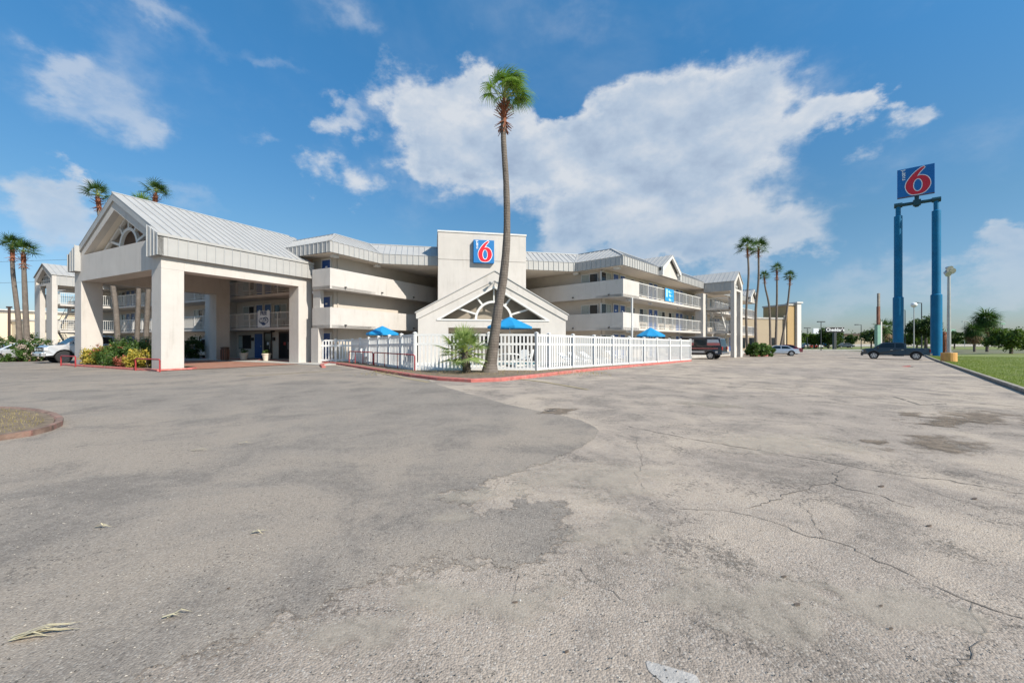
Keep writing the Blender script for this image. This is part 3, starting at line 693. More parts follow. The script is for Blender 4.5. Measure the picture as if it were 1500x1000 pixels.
# slab under everything
m = MB(); LW.box(m, -.9, 47.6, -1.2, 13, -.4, .06); part('ground_slab', m, 'concrete', motel, A)
m = MB(); RW.box(m, -.5, 44.5, -.6, 13, -.9, .04); part('ground_slab', m, 'concrete', motel, B)

# ----- doors, windows, wall units: one of each, then copies
def copy_tree(o, parent, fr, at, rz=0.0):
    c = o.copy(); COL.objects.link(c)
    wm = Matrix.Translation(fr.w(*at)) @ Matrix.Rotation(fr.a + rz, 4, 'Z'); pm = Matrix([parent['wm'][i * 4:i * 4 + 4] for i in range(4)])
    l = pm.inverted() @ wm; c.parent = parent; c.location = l.to_translation(); c.rotation_euler = l.to_euler(); c['wm'] = [x for r in wm for x in r]
    for ch in list(o.children):
        d = ch.copy(); COL.objects.link(d); d.parent = c
    return c
protos = {}
def fit(kind, wg, x, y, z, rz=0.0, flip=False):
    """door / window / unit set in the facade; local x centred, front towards -y"""
    at = (wg.x(x) if not rz else wg.x(x), y + wg.y0, z)
    if kind in protos: return copy_tree(protos[kind], motel, wg.fr, at, rz)
    m = MB()
    if kind.startswith('door'):
        w = .86
        m.box(-w / 2, w / 2, -.03, .0, .02, 2.04); d = part('door', m, 'blue_door', motel, wg.fr, at, rz)
        f = MB(); f.box(-w / 2 - .09, -w / 2, -.07, 0, 0, 2.13); f.box(w / 2, w / 2 + .09, -.07, 0, 0, 2.13); f.box(-w / 2, w / 2, -.07, 0, 2.04, 2.13); part('door_frame', f, 'trim', d, wg.fr, at, rz)
        k = MB(); k.tube([(-.34, -.09, 1.0), (-.34, -.03, 1.0)], .035, 8); part('handle', k, 'galv', d, wg.fr, at, rz)
        n = MB(); n.box(-.11, .11, -.036, -.031, 1.50, 1.62); part('number_plate', n, 'banner_white', d, wg.fr, at, rz)
        if kind == 'door_plain': pass
    elif kind.startswith('window'):
        w, z0, z1 = .84, .78, 2.02
        f = MB(); f.box(-w, w, -.06, .0, z0, z0 + .06); f.box(-w, w, -.06, 0, z1 - .06, z1); f.box(-w, -w + .06, -.06, 0, z0 + .06, z1 - .06); f.box(w - .06, w, -.06, 0, z0 + .06, z1 - .06); f.box(-.03, .03, -.06, 0, z0 + .06, z1 - .06)
        d = part('window', f, 'trim', motel, wg.fr, at, rz)
        s_ = -1 if kind == 'window_b' else 1
        g = MB(); g.box(-w + .06, -.03, -.02, -.003, z0 + .06, z1 - .06) if s_ > 0 else g.box(.03, w - .06, -.02, -.003, z0 + .06, z1 - .06); part('pane', g, 'glass', d, wg.fr, at, rz, 'dark open pane')
        g = MB(); g.box(.03, w - .06, -.02, -.003, z0 + .06, z1 - .06) if s_ > 0 else g.box(-w + .06, -.03, -.02, -.003, z0 + .06, z1 - .06); part('pane', g, 'curtain', d, wg.fr, at, rz, 'pane with pale curtain behind it')
    else:
        m.box(-.52, .52, -.12, 0, .18, .62); d = part('wall_unit', m, 'grille', motel, wg.fr, at, rz)
        g = MB()
        for k in range(7): g.box(-.48, .48, -.14, -.12, .22 + .055 * k, .245 + .055 * k)
        part('grille', g, 'grille', d, wg.fr, at, rz)
    protos[kind] = d
    return d
def module(wg, x0, y, ztop_only=False, floors=(0, 1, 2), skip_ground=False):
    for f in floors:
        z = (.04, Z2, Z3)[f]
        a, b = ('window_a', 'window_b')
        fit(a, wg, x0 + .9, y, z); fit('unit', wg, x0 + .9, y, z); fit('door', wg, x0 + 2.55, y, z); fit('door', wg, x0 + 3.75, y, z); fit(b, wg, x0 + 5.3, y, z); fit('unit', wg, x0 + 5.3, y, z)
for k in range(6): module(RW, .15 + 7.05 * k, 2.1)
for x0 in (8.8, 17.0, 25.2, 33.4): module(LW, x0, 3.0, floors=(1, 2) if x0 == 8.8 else (0, 1, 2))
for z in (.04, Z2, Z3): fit('door', LW, 1.83, 1.2, z)
# windows facing the V on the right wing
for z in (.04, Z2, Z3): fit('window_b', RW, .85, 3.5, z, rz=R(-90))
# ground floor under the canopy: office window, blue door, dark entrance doors
def lx(s): return 2.61 + s
m = MB(); m.box(-.9, .9, -.05, 0, .8, 2.0); w_ = part('office_window', m, 'brown', motel, A, (-12.1, 11.0, .06))
g = MB(); g.box(-.84, -.3, -.07, -.051, .86, 1.94); part('pane', g, 'curtain', w_, A, (-12.1, 11.0, .06)); g = MB(); g.box(-.26, .84, -.07, -.051, .86, 1.94); part('pane', g, 'glass', w_, A, (-12.1, 11.0, .06))
m = MB(); m.box(-.5, .5, -.06, 0, 0, 2.1); d = part('office_door', m, 'blue_door', motel, A, (-10.1, 11.0, .06)); k = MB(); k.box(.36, .42, -.1, -.06, .95, 1.1); part('handle', k, 'galv', d, A, (-10.1, 11.0, .06))
for sx, mt in ((-8.75, 'glass'), (-6.5, 'glass')):
    f = MB(); wd = .55 if sx < -8 else .75
    f.box(-wd, -wd + .1, -.08, 0, 0, 2.25); f.box(wd - .1, wd, -.08, 0, 0, 2.25); f.box(-wd + .1, wd - .1, -.08, 0, 2.1, 2.25); f.box(-wd + .1, wd - .1, -.08, 0, 0, .12)
    d = part('entrance_door', f, 'brown', motel, A, (sx, 11.0, .06)); g = MB(); g.box(-wd + .1, wd - .1, -.04, -.02, .12, 2.1); part('pane', g, mt, d, A, (sx, 11.0, .06))
    g = MB(); g.tube([(wd - .2, -.12, .8), (wd - .2, -.12, 1.4)], .02, 6); part('handle', g, 'galv', d, A, (sx, 11.0, .06))
    g = MB(); g.box(-.14, .12, -.045, -.041, 1.15, 1.38); part('door_notice', g, 'banner_white' if sx < -8 else 'red_litter', d, A, (sx, 11.0, .06))
for x_ in (-10.9, -7.9): m = MB(); m.box(-.09, .09, -.16, 0, 1.5, 1.78); part('wall_lamp', m, 'dark', motel, A, (x_, 11.0, .06))
m = MB(); m.box(-.13, .13, -.22, 0, 2.2, 2.36); part('security_camera', m, 'dark', motel, A, (-8.0, 11.0, .1))

# ----- balcony railings
def railing(wg, x0, x1, y, z, parent=motel, fr=None, post=1.9):
    m = MB(); wg.box(m, x0, x1, y + .02, y + .07, z + 1.09, z + 1.15); wg.box(m, x0, x1, y + .025, y + .065, z + .10, z + .14)
    r_ = part('railing', m, 'trim', parent, wg.fr)
    n = max(1, round((x1 - x0) / post)); p = MB(); x_ = x0
    for k in range(n + 1):
        q = x0 + (x1 - x0) * k / n; pm = MB(); wg.box(pm, q - .03, q + .03, y + .01, y + .08, z - .01, z + 1.09)
        part('post', pm, 'trim', r_, wg.fr)
    b = MB(); k = 0; q = x0 + .1
    while q < x1 - .05: wg.box(b, q - .0085, q + .0085, y + .036, y + .054, z + .14, z + 1.09); q += .118
    part('balusters', b, 'trim', r_, wg.fr, kind='stuff')
    return r_
for z in (Z2, Z3):
    railing(RW, 2.76, 19.2, 0, z); railing(RW, 22.7, 44, 0, z)
    for a_, b_ in ((1.75, 16.0), (16.9, 34.6), (39.3, 47.6)): railing(LW, a_, b_, 1.0, z)
    m = MB(); RW.box(m, 43.9, 44, .1, 2.0, z - .0, z + 1.1); part('end_panel', m, 'trim', motel, B)
# cross wall / column lines on the left facade (the angle behind the canopy)
m = MB(); LW.box(m, 16.0, 16.9, .9, 3.0, -.1, ZE); part('pier', m, 'stucco', motel, A)
m = MB(); LW.box(m, 4.3, 5.2, .9, 3.0, -.1, Z2 - .2); part('pier', m, 'stucco', motel, A)
m = MB(); RW.box(m, 18.2, 19.6, -.25, .6, -.6, Z3 + 1.6); part('pier', m, 'stucco', motel, B)
# pipes at the wall corners, ceiling lamps
for wg, xx, yy in ((LW, 1.05, 1.5), (RW, .80, 2.4)):
    q = wg.pt(xx, yy); m = MB(); m.tube([(q[0], q[1], .1), (q[0], q[1], ZE)], .045, 8); part('downpipe', m, 'stucco_wall', motel, wg.fr)
for wg in (LW, RW):
    for z in (Z2, Z3):
        for xx in (2.0, 6.2, 13.0) if wg is RW else (2.2,): m = MB(); wg.box(m, xx, xx + .25, .5, .75, z - .36, z - .19); part('ceiling_lamp', m, 'lamp_glass', motel, wg.fr)
    for (xx, yy) in ((.55, .7), (.6, 4.6)): m = MB(); wg.box(m, xx - .15, xx + .15, yy - .15, yy + .35, ZE - .2, ZE); part('ceiling_lamp', m, 'trim', motel, wg.fr)

# ----- the mansard roof: fascia, slope and flat top following one outline
def lw(x, y): p = LW.w(x, y); return Vector((p.x, p.y))
def rw(x, y): p = RW.w(x, y); return Vector((p.x, p.y))
c1 = lw(0, 0); c2 = rw(0, 0); iL = lw(0, 4.5); iR = rw(0, 4.4)
front = [lw(47.6, 0), c1, iL, iR, c2, rw(44, 0)]
def offset(pts, d):
    out = []
    for i, p in enumerate(pts):
        def nrm(a, b): u = (b - a).normalized(); return Vector((-u.y, u.x))
        if i == 0: out.append(p + nrm(p, pts[1]) * d)
        elif i == len(pts) - 1: out.append(p + nrm(pts[-2], p) * d)
        else:
            n1 = nrm(pts[i - 1], p); n2 = nrm(p, pts[i + 1]); k = (n1 + n2).normalized(); out.append(p + k * (d / k.dot(n1)))
    return out
ZT, ZR = ZE + .72, ZE + .72 + 1.2
inner = offset(front, 2.2)
for i in range(len(front) - 1):
    a, b, ia, ib = front[i], front[i + 1], inner[i], inner[i + 1]
    u = (b - a).normalized(); L = (b - a).length; nn = Vector((-u.y, u.x))
    m = MB(); th = .10
    fa, fb = offset(front, th)[i], offset(front, th)[i + 1]
    m.slab([(a.x, a.y), (b.x, b.y), (fb.x, fb.y), (fa.x, fa.y)], ZE, ZT)
    fas = part('fascia', m, 'roof', motel)
    m = MB(); m.add([(a.x - nn.x * .03, a.y - nn.y * .03, ZT + .003), (b.x - nn.x * .03, b.y - nn.y * .03, ZT + .003), (ib.x, ib.y, ZR), (ia.x, ia.y, ZR), (fa.x, fa.y, ZT - .1), (fb.x, fb.y, ZT - .1), (ib.x, ib.y, ZR - .1), (ia.x, ia.y, ZR - .1)],
                    [(0, 1, 2, 3), (7, 6, 5, 4), (0, 4, 5, 1), (3, 2, 6, 7), (0, 3, 7, 4), (1, 5, 6, 2)])
    slope = part('roof_slope', m, 'roof', motel)
    # standing seams (upright ribs), clipped to the mitres
    s1, s2 = MB(), MB(); q = .22; iaL = (ia - a).dot(u); ibL = (ib - a).dot(u)
    while q < L:
        p = a + u * q; s1.bar((p.x - nn.x * .02, p.y - nn.y * .02, ZE), (p.x - nn.x * .02, p.y - nn.y * .02, ZT + .01), .035, .05, (nn.x, nn.y, 0))
        f0 = 0.0; f1 = 1.0
        if iaL > 0 and q < iaL: f1 = q / iaL
        if ibL < L and q > ibL: f1 = min(f1, (L - q) / (L - ibL))
        if f1 > .04:
            e = p + nn * 2.2 * f1; s2.bar((p.x, p.y, ZT + .02), (e.x, e.y, ZT + .02 + 1.2 * f1), .035, .05)
        q += .44
    # the longer slope over re-entrant corners
    if iaL < 0:
        q = iaL + .3
        while q < 0: f0 = q / iaL; p = a + u * q; st = p + nn * 2.2 * f0; e = p + nn * 2.2; s2.bar((st.x, st.y, ZT + .02 + 1.2 * f0), (e.x, e.y, ZT + 1.22), .035, .05); q += .44
    if ibL > L:
        q = L + .1
        while q < ibL: f0 = (q - L) / (ibL - L); p = a + u * q; st = p + nn * 2.2 * f0; e = p + nn * 2.2; s2.bar((st.x, st.y, ZT + .02 + 1.2 * f0), (e.x, e.y, ZT + 1.22), .035, .05); q += .44
    part('seams', s1, 'seam', fas, kind='stuff'); part('seams', s2, 'seam', slope, kind='stuff')
    m = MB(); m.bar((ia.x, ia.y, ZR + .02), (ib.x, ib.y, ZR + .02), .14, .07); part('ridge_cap', m, 'seam', motel)
for i in (1, 2, 3, 4):
    a, ia = front[i], inner[i]; m = MB(); m.bar((a.x, a.y, ZT + .03), (ia.x, ia.y, ZR + .03), .14, .07); part('hip_cap', m, 'roof', motel)
backL, backR = lw(47.6, 13.1), rw(44, 12.3); mid = Vector((-7.5, 56.0))
outl = [tuple(p) for p in inner] + [tuple(backR), tuple(mid), tuple(backL)]
m = MB(); m.slab(outl, ZR - .12, ZR - .004); part('flat_roof', m, 'flat_roof', motel)
soff = offset(front, .04)
m = MB(); m.slab([tuple(p) for p in soff] + [tuple(backR), tuple(mid), tuple(backL)], ZE + .0, ZE + .12); part('soffit', m, 'soffit', motel)
for a, b in ((inner[0], backL), (inner[-1], backR)):
    m = MB(); m.add([(a.x, a.y, ZE), (b.x, b.y, ZE), (b.x, b.y, ZR), (a.x, a.y, ZR)], [(0, 1, 2, 3)]); part('roof_end', m, 'roof', motel)

# ----- cross gables on the right wing roof
def gable(wg, x0, x1, zpk, depth, yb=-.42):
    xm = (x0 + x1) / 2; fr = wg.fr
    zs = ZT - .7
    m = MB(); F = lambda u, v, d: (u, d, v)
    m.prism([(x0 + .18, zs + .02), (x1 - .18, zs + .02), (x1 - .18, zs + .42), (xm, zpk - .32), (x0 + .18, zs + .42)], F, -.10, -.015); g = part('gable_face', m, 'stucco', motel, fr)
    zf = ZT - .02
    for sx, xa in ((1, x0), (-1, x1)):
        m = MB(); sl = (zpk - zf) / (xm - x0)
        m.prism([(xa, zf - .30), (xa + sx * .20, zf - .26), (xm, zpk - .26), (xm, zpk - .0), (xa, zf)], F, yb, yb + .16); part('rake_board', m, 'trim', motel, fr)
        m = MB(); m.prism([(xa - sx * .03, zf - .01), (xm, zpk), (xm, zpk + .05), (xa - sx * .03, zf + .04)], F, yb - .02, depth); rf = part('gable_roof', m, 'roof', motel, fr)
        s_ = MB(); y = yb + .2
        while y < depth: s_.bar((xa - sx * .03, y, zf + .06), (xm, y, zpk + .07), .035, .04); y += .44
        part('seams', s_, 'seam', rf, fr, kind='stuff')
    for xa in (x0, x1 - .16): m = MB(); m.box(xa, xa + .16, yb + .02, -.012, zs - .02, zf - .3); part('gable_cheek', m, 'trim', motel, fr)
gable(RW, 6.7, 11.15, 9.5, 5.2); gable(RW, 39.6, 44.05, 9.5, 5.2)

# ----- banners on the railings
BX = -6.02
ban = thing('wifi_banner', 'white FREE WiFi banner tied to the balcony rail above the canopy drive', 'banner', A, (BX, 8.93, 0))
m = MB(); m.box(-.76, .76, -.012, 0, 2.62, 3.88); part('cloth', m, 'banner_white', ban, A, (BX, 8.93, 0))
def word(body, size, x, z, y, parent, fr, at, mt, bold=.0, name='lettering', rot=0):
    me = up_mesh(poly_text(body, size, .004, bold), mt); me.name = name
    if rot: me.transform(Matrix.Rotation(rot, 4, 'Y'))
    me.transform(Matrix.Translation((x, y, z))); return link(name, me, parent, fr, at)
word('FREE', .40, 0, 3.68, -.02, ban, A, (BX, 8.93, 0), 'navy', .012)
def disc(cx, cz, rx, rz_, y, mt, parent, fr, at, name='emblem', y1=None):
    m = MB(); m.prism([(cx + rx * math.cos(t), cz + rz_ * math.sin(t)) for t in np.linspace(0, 2 * math.pi, 24, endpoint=False)], lambda u, v, d: (u, d, v), y, y + .004); return part(name, m, mt, parent, fr, at)
for cx, cz, rx, rz_ in ((-.28, 3.12, .34, .22), (.25, 3.14, .36, .26), (0, 3.05, .36, .30)): disc(cx, cz, rx, rz_, -.018 - cx * .002, 'navy', ban, A, (BX, 8.93, 0))
word('Wi', .42, -.27, 3.12, -.028, ban, A, (BX, 8.93, 0), 'banner_white', .015)
disc(.27, 3.12, .24, .20, -.024, 'banner_white', ban, A, (BX, 8.93, 0)); word('Fi', .36, .27, 3.12, -.034, ban, A, (BX, 8.93, 0), 'navy', .012)
b2 = thing('blue_banner', 'small pale and bright blue banner on the third-floor rail of the right wing', 'banner', B, (9.1, -.06, 0))
m = MB(); m.box(-1.05, 1.05, -.012, 0, 5.25, 6.42); part('cloth', m, 'banner_blue', b2, B, (9.1, -.06, 0))
m = MB(); m.box(-.88, -.5, -.02, -.013, 5.62, 6.34); part('emblem', m, 'banner_sky', b2, B, (9.1, -.06, 0))
for z_, dx in ((6.18, .1), (5.85, .25), (5.45, .2)):
    m = MB(); m.prism([(dx - .42 + .84 * k / 7, z_ + .09 * math.sin(k * .9)) for k in range(8)] + [(dx + .42 - .84 * k / 7, z_ - .11 + .07 * math.sin(k)) for k in range(8)], lambda u, v, d: (u, d, v), -.02, -.013); part('emblem', m, 'banner_sky', b2, B, (9.1, -.06, 0))
# ---------------------------------------------------------------- sign tower and pool house
FXZ = lambda u, v, d: (u, d, v)
tower = thing('sign_tower', 'tall cream windowless block carrying the blue 6 sign between the wings', 'tower', T, (3.4, 2.5, 0))
m = MB(); m.box(0, 6.83, .05, 5.5, -.2, 9.93); part('core', m, 'stucco', tower, T)
# three lifts of render with fine joints between them
for z0, z1 in ((-.2, 4.6), (4.63, 7.75), (7.78, 9.85)): m = MB(); m.box(-.02, 6.85, 0, .06, z0, z1); part('render_panel', m, 'stucco', tower, T, bevel=.008)
m = MB(); m.box(-.06, 6.89, -.05, .3, 9.85, 9.97); m.box(-.06, .2, .3, 5.5, 9.85, 9.97); m.box(6.63, 6.89, .3, 5.5, 9.85, 9.97); part('coping', m, 'trim', tower, T)

def six_loops():
    o = [(.74, .93), (.715, .962), (.68, .956), (.62, .925), (.556, .88), (.48, .815), (.406, .738), (.345, .66), (.294, .584), (.252, .51), (.23, .434), (.224, .355), (.2375, .284), (.262, .215), (.294, .154), (.335, .108), (.381, .077), (.44, .058), (.56, .05), (.62, .055), (.68, .07),
         (.74, .10), (.79, .145), (.835, .205), (.869, .272), (.886, .335), (.8875, .393), (.873, .475), (.84, .55), (.796, .61), (.744, .647), (.69, .672), (.62, .687), (.56, .675), (.53, .655), (.575, .735), (.62, .80), (.68, .868)]
    c = [(.556 + .125 * math.cos(t), .36 + .225 * math.sin(t) * (1.0 if math.sin(t) > 0 else .93)) for t in np.linspace(0, 2 * math.pi, 32, endpoint=False)]
    return o, c
def grow(lp, d):
    n = len(lp); out = []; area = sum(lp[i][0] * lp[(i + 1) % n][1] - lp[(i + 1) % n][0] * lp[i][1] for i in range(n)); sg = 1 if area > 0 else -1
    for i in range(n):
        a = Vector(lp[i - 1]); b = Vector(lp[i]); c = Vector(lp[(i + 1) % n]); n1 = (b - a).normalized(); n2 = (c - b).normalized(); k = Vector((n1.y + n2.y, -(n1.x + n2.x)))
        if k.length < 1e-6: k = Vector((n1.y, -n1.x))
        out.append(tuple(b + k.normalized() * d * sg))
    return out
def six_sign(parent, fr, at, rz, W, H, mt_face, y):
    """the 6 with its white rim and the small upright word, on a face of W x H whose front is at local y"""
    def sc(l): return [((u - .5) * W, (v - .5) * H) for u, v in l]
    o, c = six_loops()
    for nm, d, mt, yy in (('numeral_rim', .022, 'sign_white', y - .006), ('numeral', 0, 'sign_red', y - .016)):
        me = up_mesh(curve_mesh([sc(grow(o, d)), sc(grow(c, -d))], .004), mt); me.name = nm; me.transform(Matrix.Translation((0, yy, 0))); link(nm, me, parent, fr, at, rz)
    me = up_mesh(poly_text('motel', .155 * H, .004, .004 * H), 'sign_white'); me.name = 'lettering'
    me.transform(Matrix.Rotation(R(-90), 4, 'Y')); me.transform(Matrix.Translation((-.335 * W, y - .008, .29 * H))); link('lettering', me, parent, fr, at, rz)
# sign box: left edge px 693, right 724; rows 347..381
SY = -.34
ts = thing('wall_sign', 'square blue 6 sign box with red numeral fixed high on the tower', 'sign', T, (3.45, SY, 8.42))
m = MB(); m.box(-.80, .80, 0, .33, -.88, .88); part('sign_box', m, 'sign_blue', ts, T, (3.45, SY, 8.42), bevel=.02)
six_sign(ts, T, (3.45, SY, 8.42), 0, 1.6, 1.76, 'sign_blue', 0)

# pool house: frame T2 through its front
T2 = Frame(-6.2, 26.0, R(11.3)); PW = 10.25
ph = thing('pool_house', 'low cream gabled pool house with arched triangular window in front of the tower', 'building', T2, (PW / 2, 3, 0))
zA, zE = 6.2, 3.34
xm = PW / 2; sl = (zA - zE) / xm
def roof_z(x): return zA - sl * abs(x - xm)
# window triangle: px 640..803 base row 467; apex row 420
tx0, tx1, tz0, tzA = 1.42, PW - 1.42, 2.98, 5.22
op0, op1, opz = 2.05, 8.35, 2.42         # wide opening below
tri = lambda q: tz0 + (tzA - tz0) * (1 - abs(q - xm) / (xm - tx0))
m = MB()
def gp_(poly, y0=0.0, y1=.25): m.prism(poly, FXZ, y0, y1)
gp_([(.1, 0), (op0, 0), (op0, opz), (op0, tz0 - .02), (tx0, tz0 - .02), (tx0, tz0), (xm, tzA), (xm, zA - .3), (.1, roof_z(.1) - .3)])
gp_([(PW - .1, 0), (PW - .1, roof_z(.1) - .3), (xm, zA - .3), (xm, tzA), (tx1, tz0), (tx1, tz0 - .02), (op1, tz0 - .02), (op1, opz), (op1, 0)])
gp_([(op0, opz), (op1, opz), (op1, tz0 - .02), (op0, tz0 - .02)])
part('front_wall', m, 'stucco', ph, T2)
m = MB(); m.box(.1, .35, .25, 5.0, 0, roof_z(.1) - .32); m.box(PW - .35, PW - .1, .25, 5.0, 0, roof_z(.1) - .32); part('side_wall', m, 'stucco', ph, T2)
m = MB(); m.box(.35, PW - .35, 2.6, 2.8, 0, 2.9); part('back_wall', m, 'stucco_wall', ph, T2)
M['gable_back_shade'] = mat('shade toned gable back', (.27, .235, .19), .9, var=.1)  # panel colour darkened to carry the shade of the window recess
m = MB(); m.box(.35, PW - .35, .25, 2.6, 2.8, 2.9); part('ceiling', m, 'soffit', ph, T2)
for x_, w_ in ((2.9, 1.4), (5.3, 1.8), (7.5, 1.2)):
    m = MB(); m.box(x_ - w_ / 2, x_ + w_ / 2, 2.54, 2.6, .1 if w_ < 1.3 else .9, 2.1); wn = part('window' if w_ > 1.3 else 'door', m, 'trim', ph, T2)
    g = MB(); g.box(x_ - w_ / 2 + .08, x_ + w_ / 2 - .08, 2.52, 2.54, .2 if w_ < 1.3 else .98, 2.02); part('pane', g, 'glass', wn, T2)
m = MB(); m.prism([(tx0 - .2, tz0 - .1), (tx1 + .2, tz0 - .1), (xm, tzA + .1)], FXZ, 1.05, 1.12); part('gable_panel', m, 'gable_back_shade', ph, T2)
# raised rakes: wide board and the thin drip edge above
for s_ in (0, 1):
    X = (lambda q: q) if s_ == 0 else (lambda q: PW - q)
    m = MB(); m.prism([(X(-.02), roof_z(0) - .02), (X(-.02), roof_z(0) - .42), (X(xm), zA - .78), (X(xm), zA - .04)] if False else [(X(-.02), zE + .0), (X(-.02), zE - .36), (X(.1), zE - .36), (X(xm), zA - .62), (X(xm), zA)], FXZ, -.07, .0); part('rake_board', m, 'stucco', ph, T2)
    m = MB(); m.prism([(X(-.1), zE - .02), (X(xm), zA + .02), (X(xm), zA + .09), (X(-.1), zE + .05)], FXZ, -.12, 5.2); part('roof', m, 'roof', ph, T2)
    # frame of the triangular window
    m = MB(); m.prism([(X(tx0 - .12), tz0), (X(tx0 + .12), tz0), (X(xm), tzA - .11), (X(xm), tzA + .02)], FXZ, -.03, .3); part('window_frame', m, 'trim', ph, T2)
m = MB(); m.box(tx0 - .12, tx1 + .12, -.05, .3, tz0 - .1, tz0); part('sill', m, 'trim', ph, T2)
def fan_window(parent, fr, cx, z0, rad, thick, y0, y1, spokes, mt, rin=None):
    m = MB(); pts = [(cx + rad * math.cos(t), z0 + rad * math.sin(t)) for t in np.linspace(math.pi, 0, 25)]; r2 = rad - thick
    pts += [(cx + r2 * math.cos(t), z0 + r2 * math.sin(t)) for t in np.linspace(0, math.pi, 25)]
    n = 25
    for i in range(n - 1): m.prism([pts[i], pts[i + 1], pts[2 * n - 2 - i], pts[2 * n - 1 - i]], FXZ, y0, y1)
    part('arch', m, mt, parent, fr)
    for a_, L in spokes:
        m = MB(); p = (cx + rad * math.cos(a_), (y0 + y1) / 2, z0 + rad * math.sin(a_)); q = (cx + (rad + L) * math.cos(a_), (y0 + y1) / 2, z0 + (rad + L) * math.sin(a_))
        m.bar(p, q, abs(y1 - y0), thick * .8, (0, 1, 0) if abs(math.cos(a_)) < .01 else (0, 0, 1)); part('muntin', m, mt, parent, fr)
fan_window(ph, T2, xm, tz0, 1.3, .15, .30, .38, [(R(90), .78), (R(52), .55), (R(128), .55), (R(17), 1.35), (R(163), 1.35)], 'trim')
for dx, tilt in ((-.22, -.3), (.12, .25)):
    m = MB(); m.tube([(xm + dx * .3, -.07, 5.50), (xm + dx, -.28, 5.42)], .03, 6); m.tube([(xm + dx, -.26, 5.44), (xm + dx + tilt * .5, -.46, 5.34)], [.05, .11], 10); part('flood_lamp', m, 'galv', ph, T2)

# ---------------------------------------------------------------- porte-cochere
pc = thing('porte_cochere', 'big white gabled drive-through canopy on square columns with ribbed metal roof', 'canopy', A, (-5.4, 4.3, 0))
for x0, x1, y0, y1 in ((-1, 0, 0, 1), (-10.97, -9.97, 0, 1), (-1, 0, 7.6, 8.6), (-10.97, -9.97, 7.6, 8.6)): m = MB(); m.box(x0, x1, y0, y1, -.1, 5.25); part('column', m, 'stucco', pc, A, bevel=.012)
zB, zT, zF = 5.25, 6.85, 5.87
m = MB(); m.box(-10.97, 0, 0, 1, zB, zT); part('front_beam', m, 'stucco', pc, A, bevel=.012)
for x0, x1 in ((-1, 0), (-10.97, -9.97)): m = MB(); m.box(x0, x1, 1, 8.6, zB, zT); part('side_beam', m, 'stucco', pc, A)
m = MB(); m.box(-9.97, -1, 1, 8.6, 6.7, 6.85); part('ceiling', m, 'soffit', pc, A)
eL, eR, xr, zr, ze = -11.15, .25, -5.42, 9.98, 6.95
sR = (zr - ze) / (eR - xr)
def rz_(x): return zr - sR * abs(x - xr)
# gable: outer rake in metal, stucco band inside it, recessed fan window
for s_ in (1, -1):
    xe = eR if s_ > 0 else eL
    m = MB(); m.prism([(xe - s_ * .5, rz_(xe - s_ * .5) - .02), (xe - s_ * .5, rz_(xe - s_ * .5) - .40), (xr, zr - .42), (xr, zr - .02)], FXZ, -.06, .02); part('rake_metal', m, 'roof', pc, A)
    xb = -.25 if s_ > 0 else -10.7
    m = MB(); m.prism([(xb, zT), (xb - s_ * .98, zT), (xr, 9.02), (xr, zr - .42), (xb, max(zT, rz_(xb) - .42))], FXZ, .02, .35); part('rake_band', m, 'stucco', pc, A)
    # sloping soffit inside the gable
    m = MB(); m.prism([(xb - s_ * .9, zT), (xb - s_ * .98, zT - .0), (xr, 9.02), (xr, 9.12)], FXZ, .35, 1.2); part('gable_soffit', m, 'soffit', pc, A)
    # corner returns of the fascia
    x0 = xe; x1 = xe - s_ * 1.1
    m = MB(); m.prism([(x0, zF), (x1, zF), (x1, rz_(x1) - .05), (x0, ze)], FXZ, -.25, -.0); rt = part('fascia_return', m, 'roof', pc, A)
    sm_ = MB()
    for k in range(4): q = x0 + (x1 - x0) * (k + .02) / 3.04; sm_.box(q - .02, q + .02, -.285, -.25, zF, min(rz_(q), ze + 2) - .02)
    part('seams', sm_, 'seam', rt, A, kind='stuff')
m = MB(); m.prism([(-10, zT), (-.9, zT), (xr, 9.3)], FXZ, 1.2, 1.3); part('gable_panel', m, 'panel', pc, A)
fan_window(pc, A, xr, 6.97, 1.2, .17, .62, .78, [(R(90), .85), (R(50), .6), (R(130), .6), (R(15), 1.35), (R(165), 1.35)], 'trim')
for s_ in (1, -1): m = MB(); m.prism([(xr + s_ * 3.9, zT), (xr + s_ * 3.6, zT), (xr, 8.9), (xr, 9.04)], FXZ, .62, .78); part('fan_frame', m, 'trim', pc, A)
# ridge beam seams: roof panels one by one
def roof_panels():
    W = .4425; pm = MB()
    for s_ in (1, -1):
        xe = eR if s_ > 0 else eL; y = -.07; k = 0
        while y < 10.6:
            y1 = y + W
            def xlow(yy):
                if yy <= 8.55: return xe
                zc = ZT + (1.2 / 2.2) * (yy - 8.0) + .0; return xr + s_ * max(0.05, (zr - zc) / sR)
            xa, xb_ = xlow(y + .01), xlow(y1)
            if s_ * (xb_ - xr) < .3 and y > 8.5: break
            pmb = MB(); t_ = .05
            v = [(xr, y, zr), (xr, y1, zr), (xb_, y1, rz_(xb_)), (xa, y, rz_(xa))]
            vv = v + [(a, b, c - t_) for a, b, c in v]
            pmb.add(vv, [(0, 1, 2, 3), (7, 6, 5, 4), (0, 4, 5, 1), (1, 5, 6, 2), (2, 6, 7, 3), (3, 7, 4, 0)])
            pmb.mi = 1; pmb.bar((xr, y1, zr + .02), (xb_, y1, rz_(xb_) + .02), .03, .05)
            yield s_, pmb
            y = y1; k += 1
for s_, pmb in roof_panels(): part('roof_panel', pmb, ['roof', 'seam'], pc, A)
m = MB(); m.tube([(xr, -.1, zr + .03), (xr, 10.6, zr + .03)], .05, 6); part('ridge_cap', m, 'seam', pc, A)
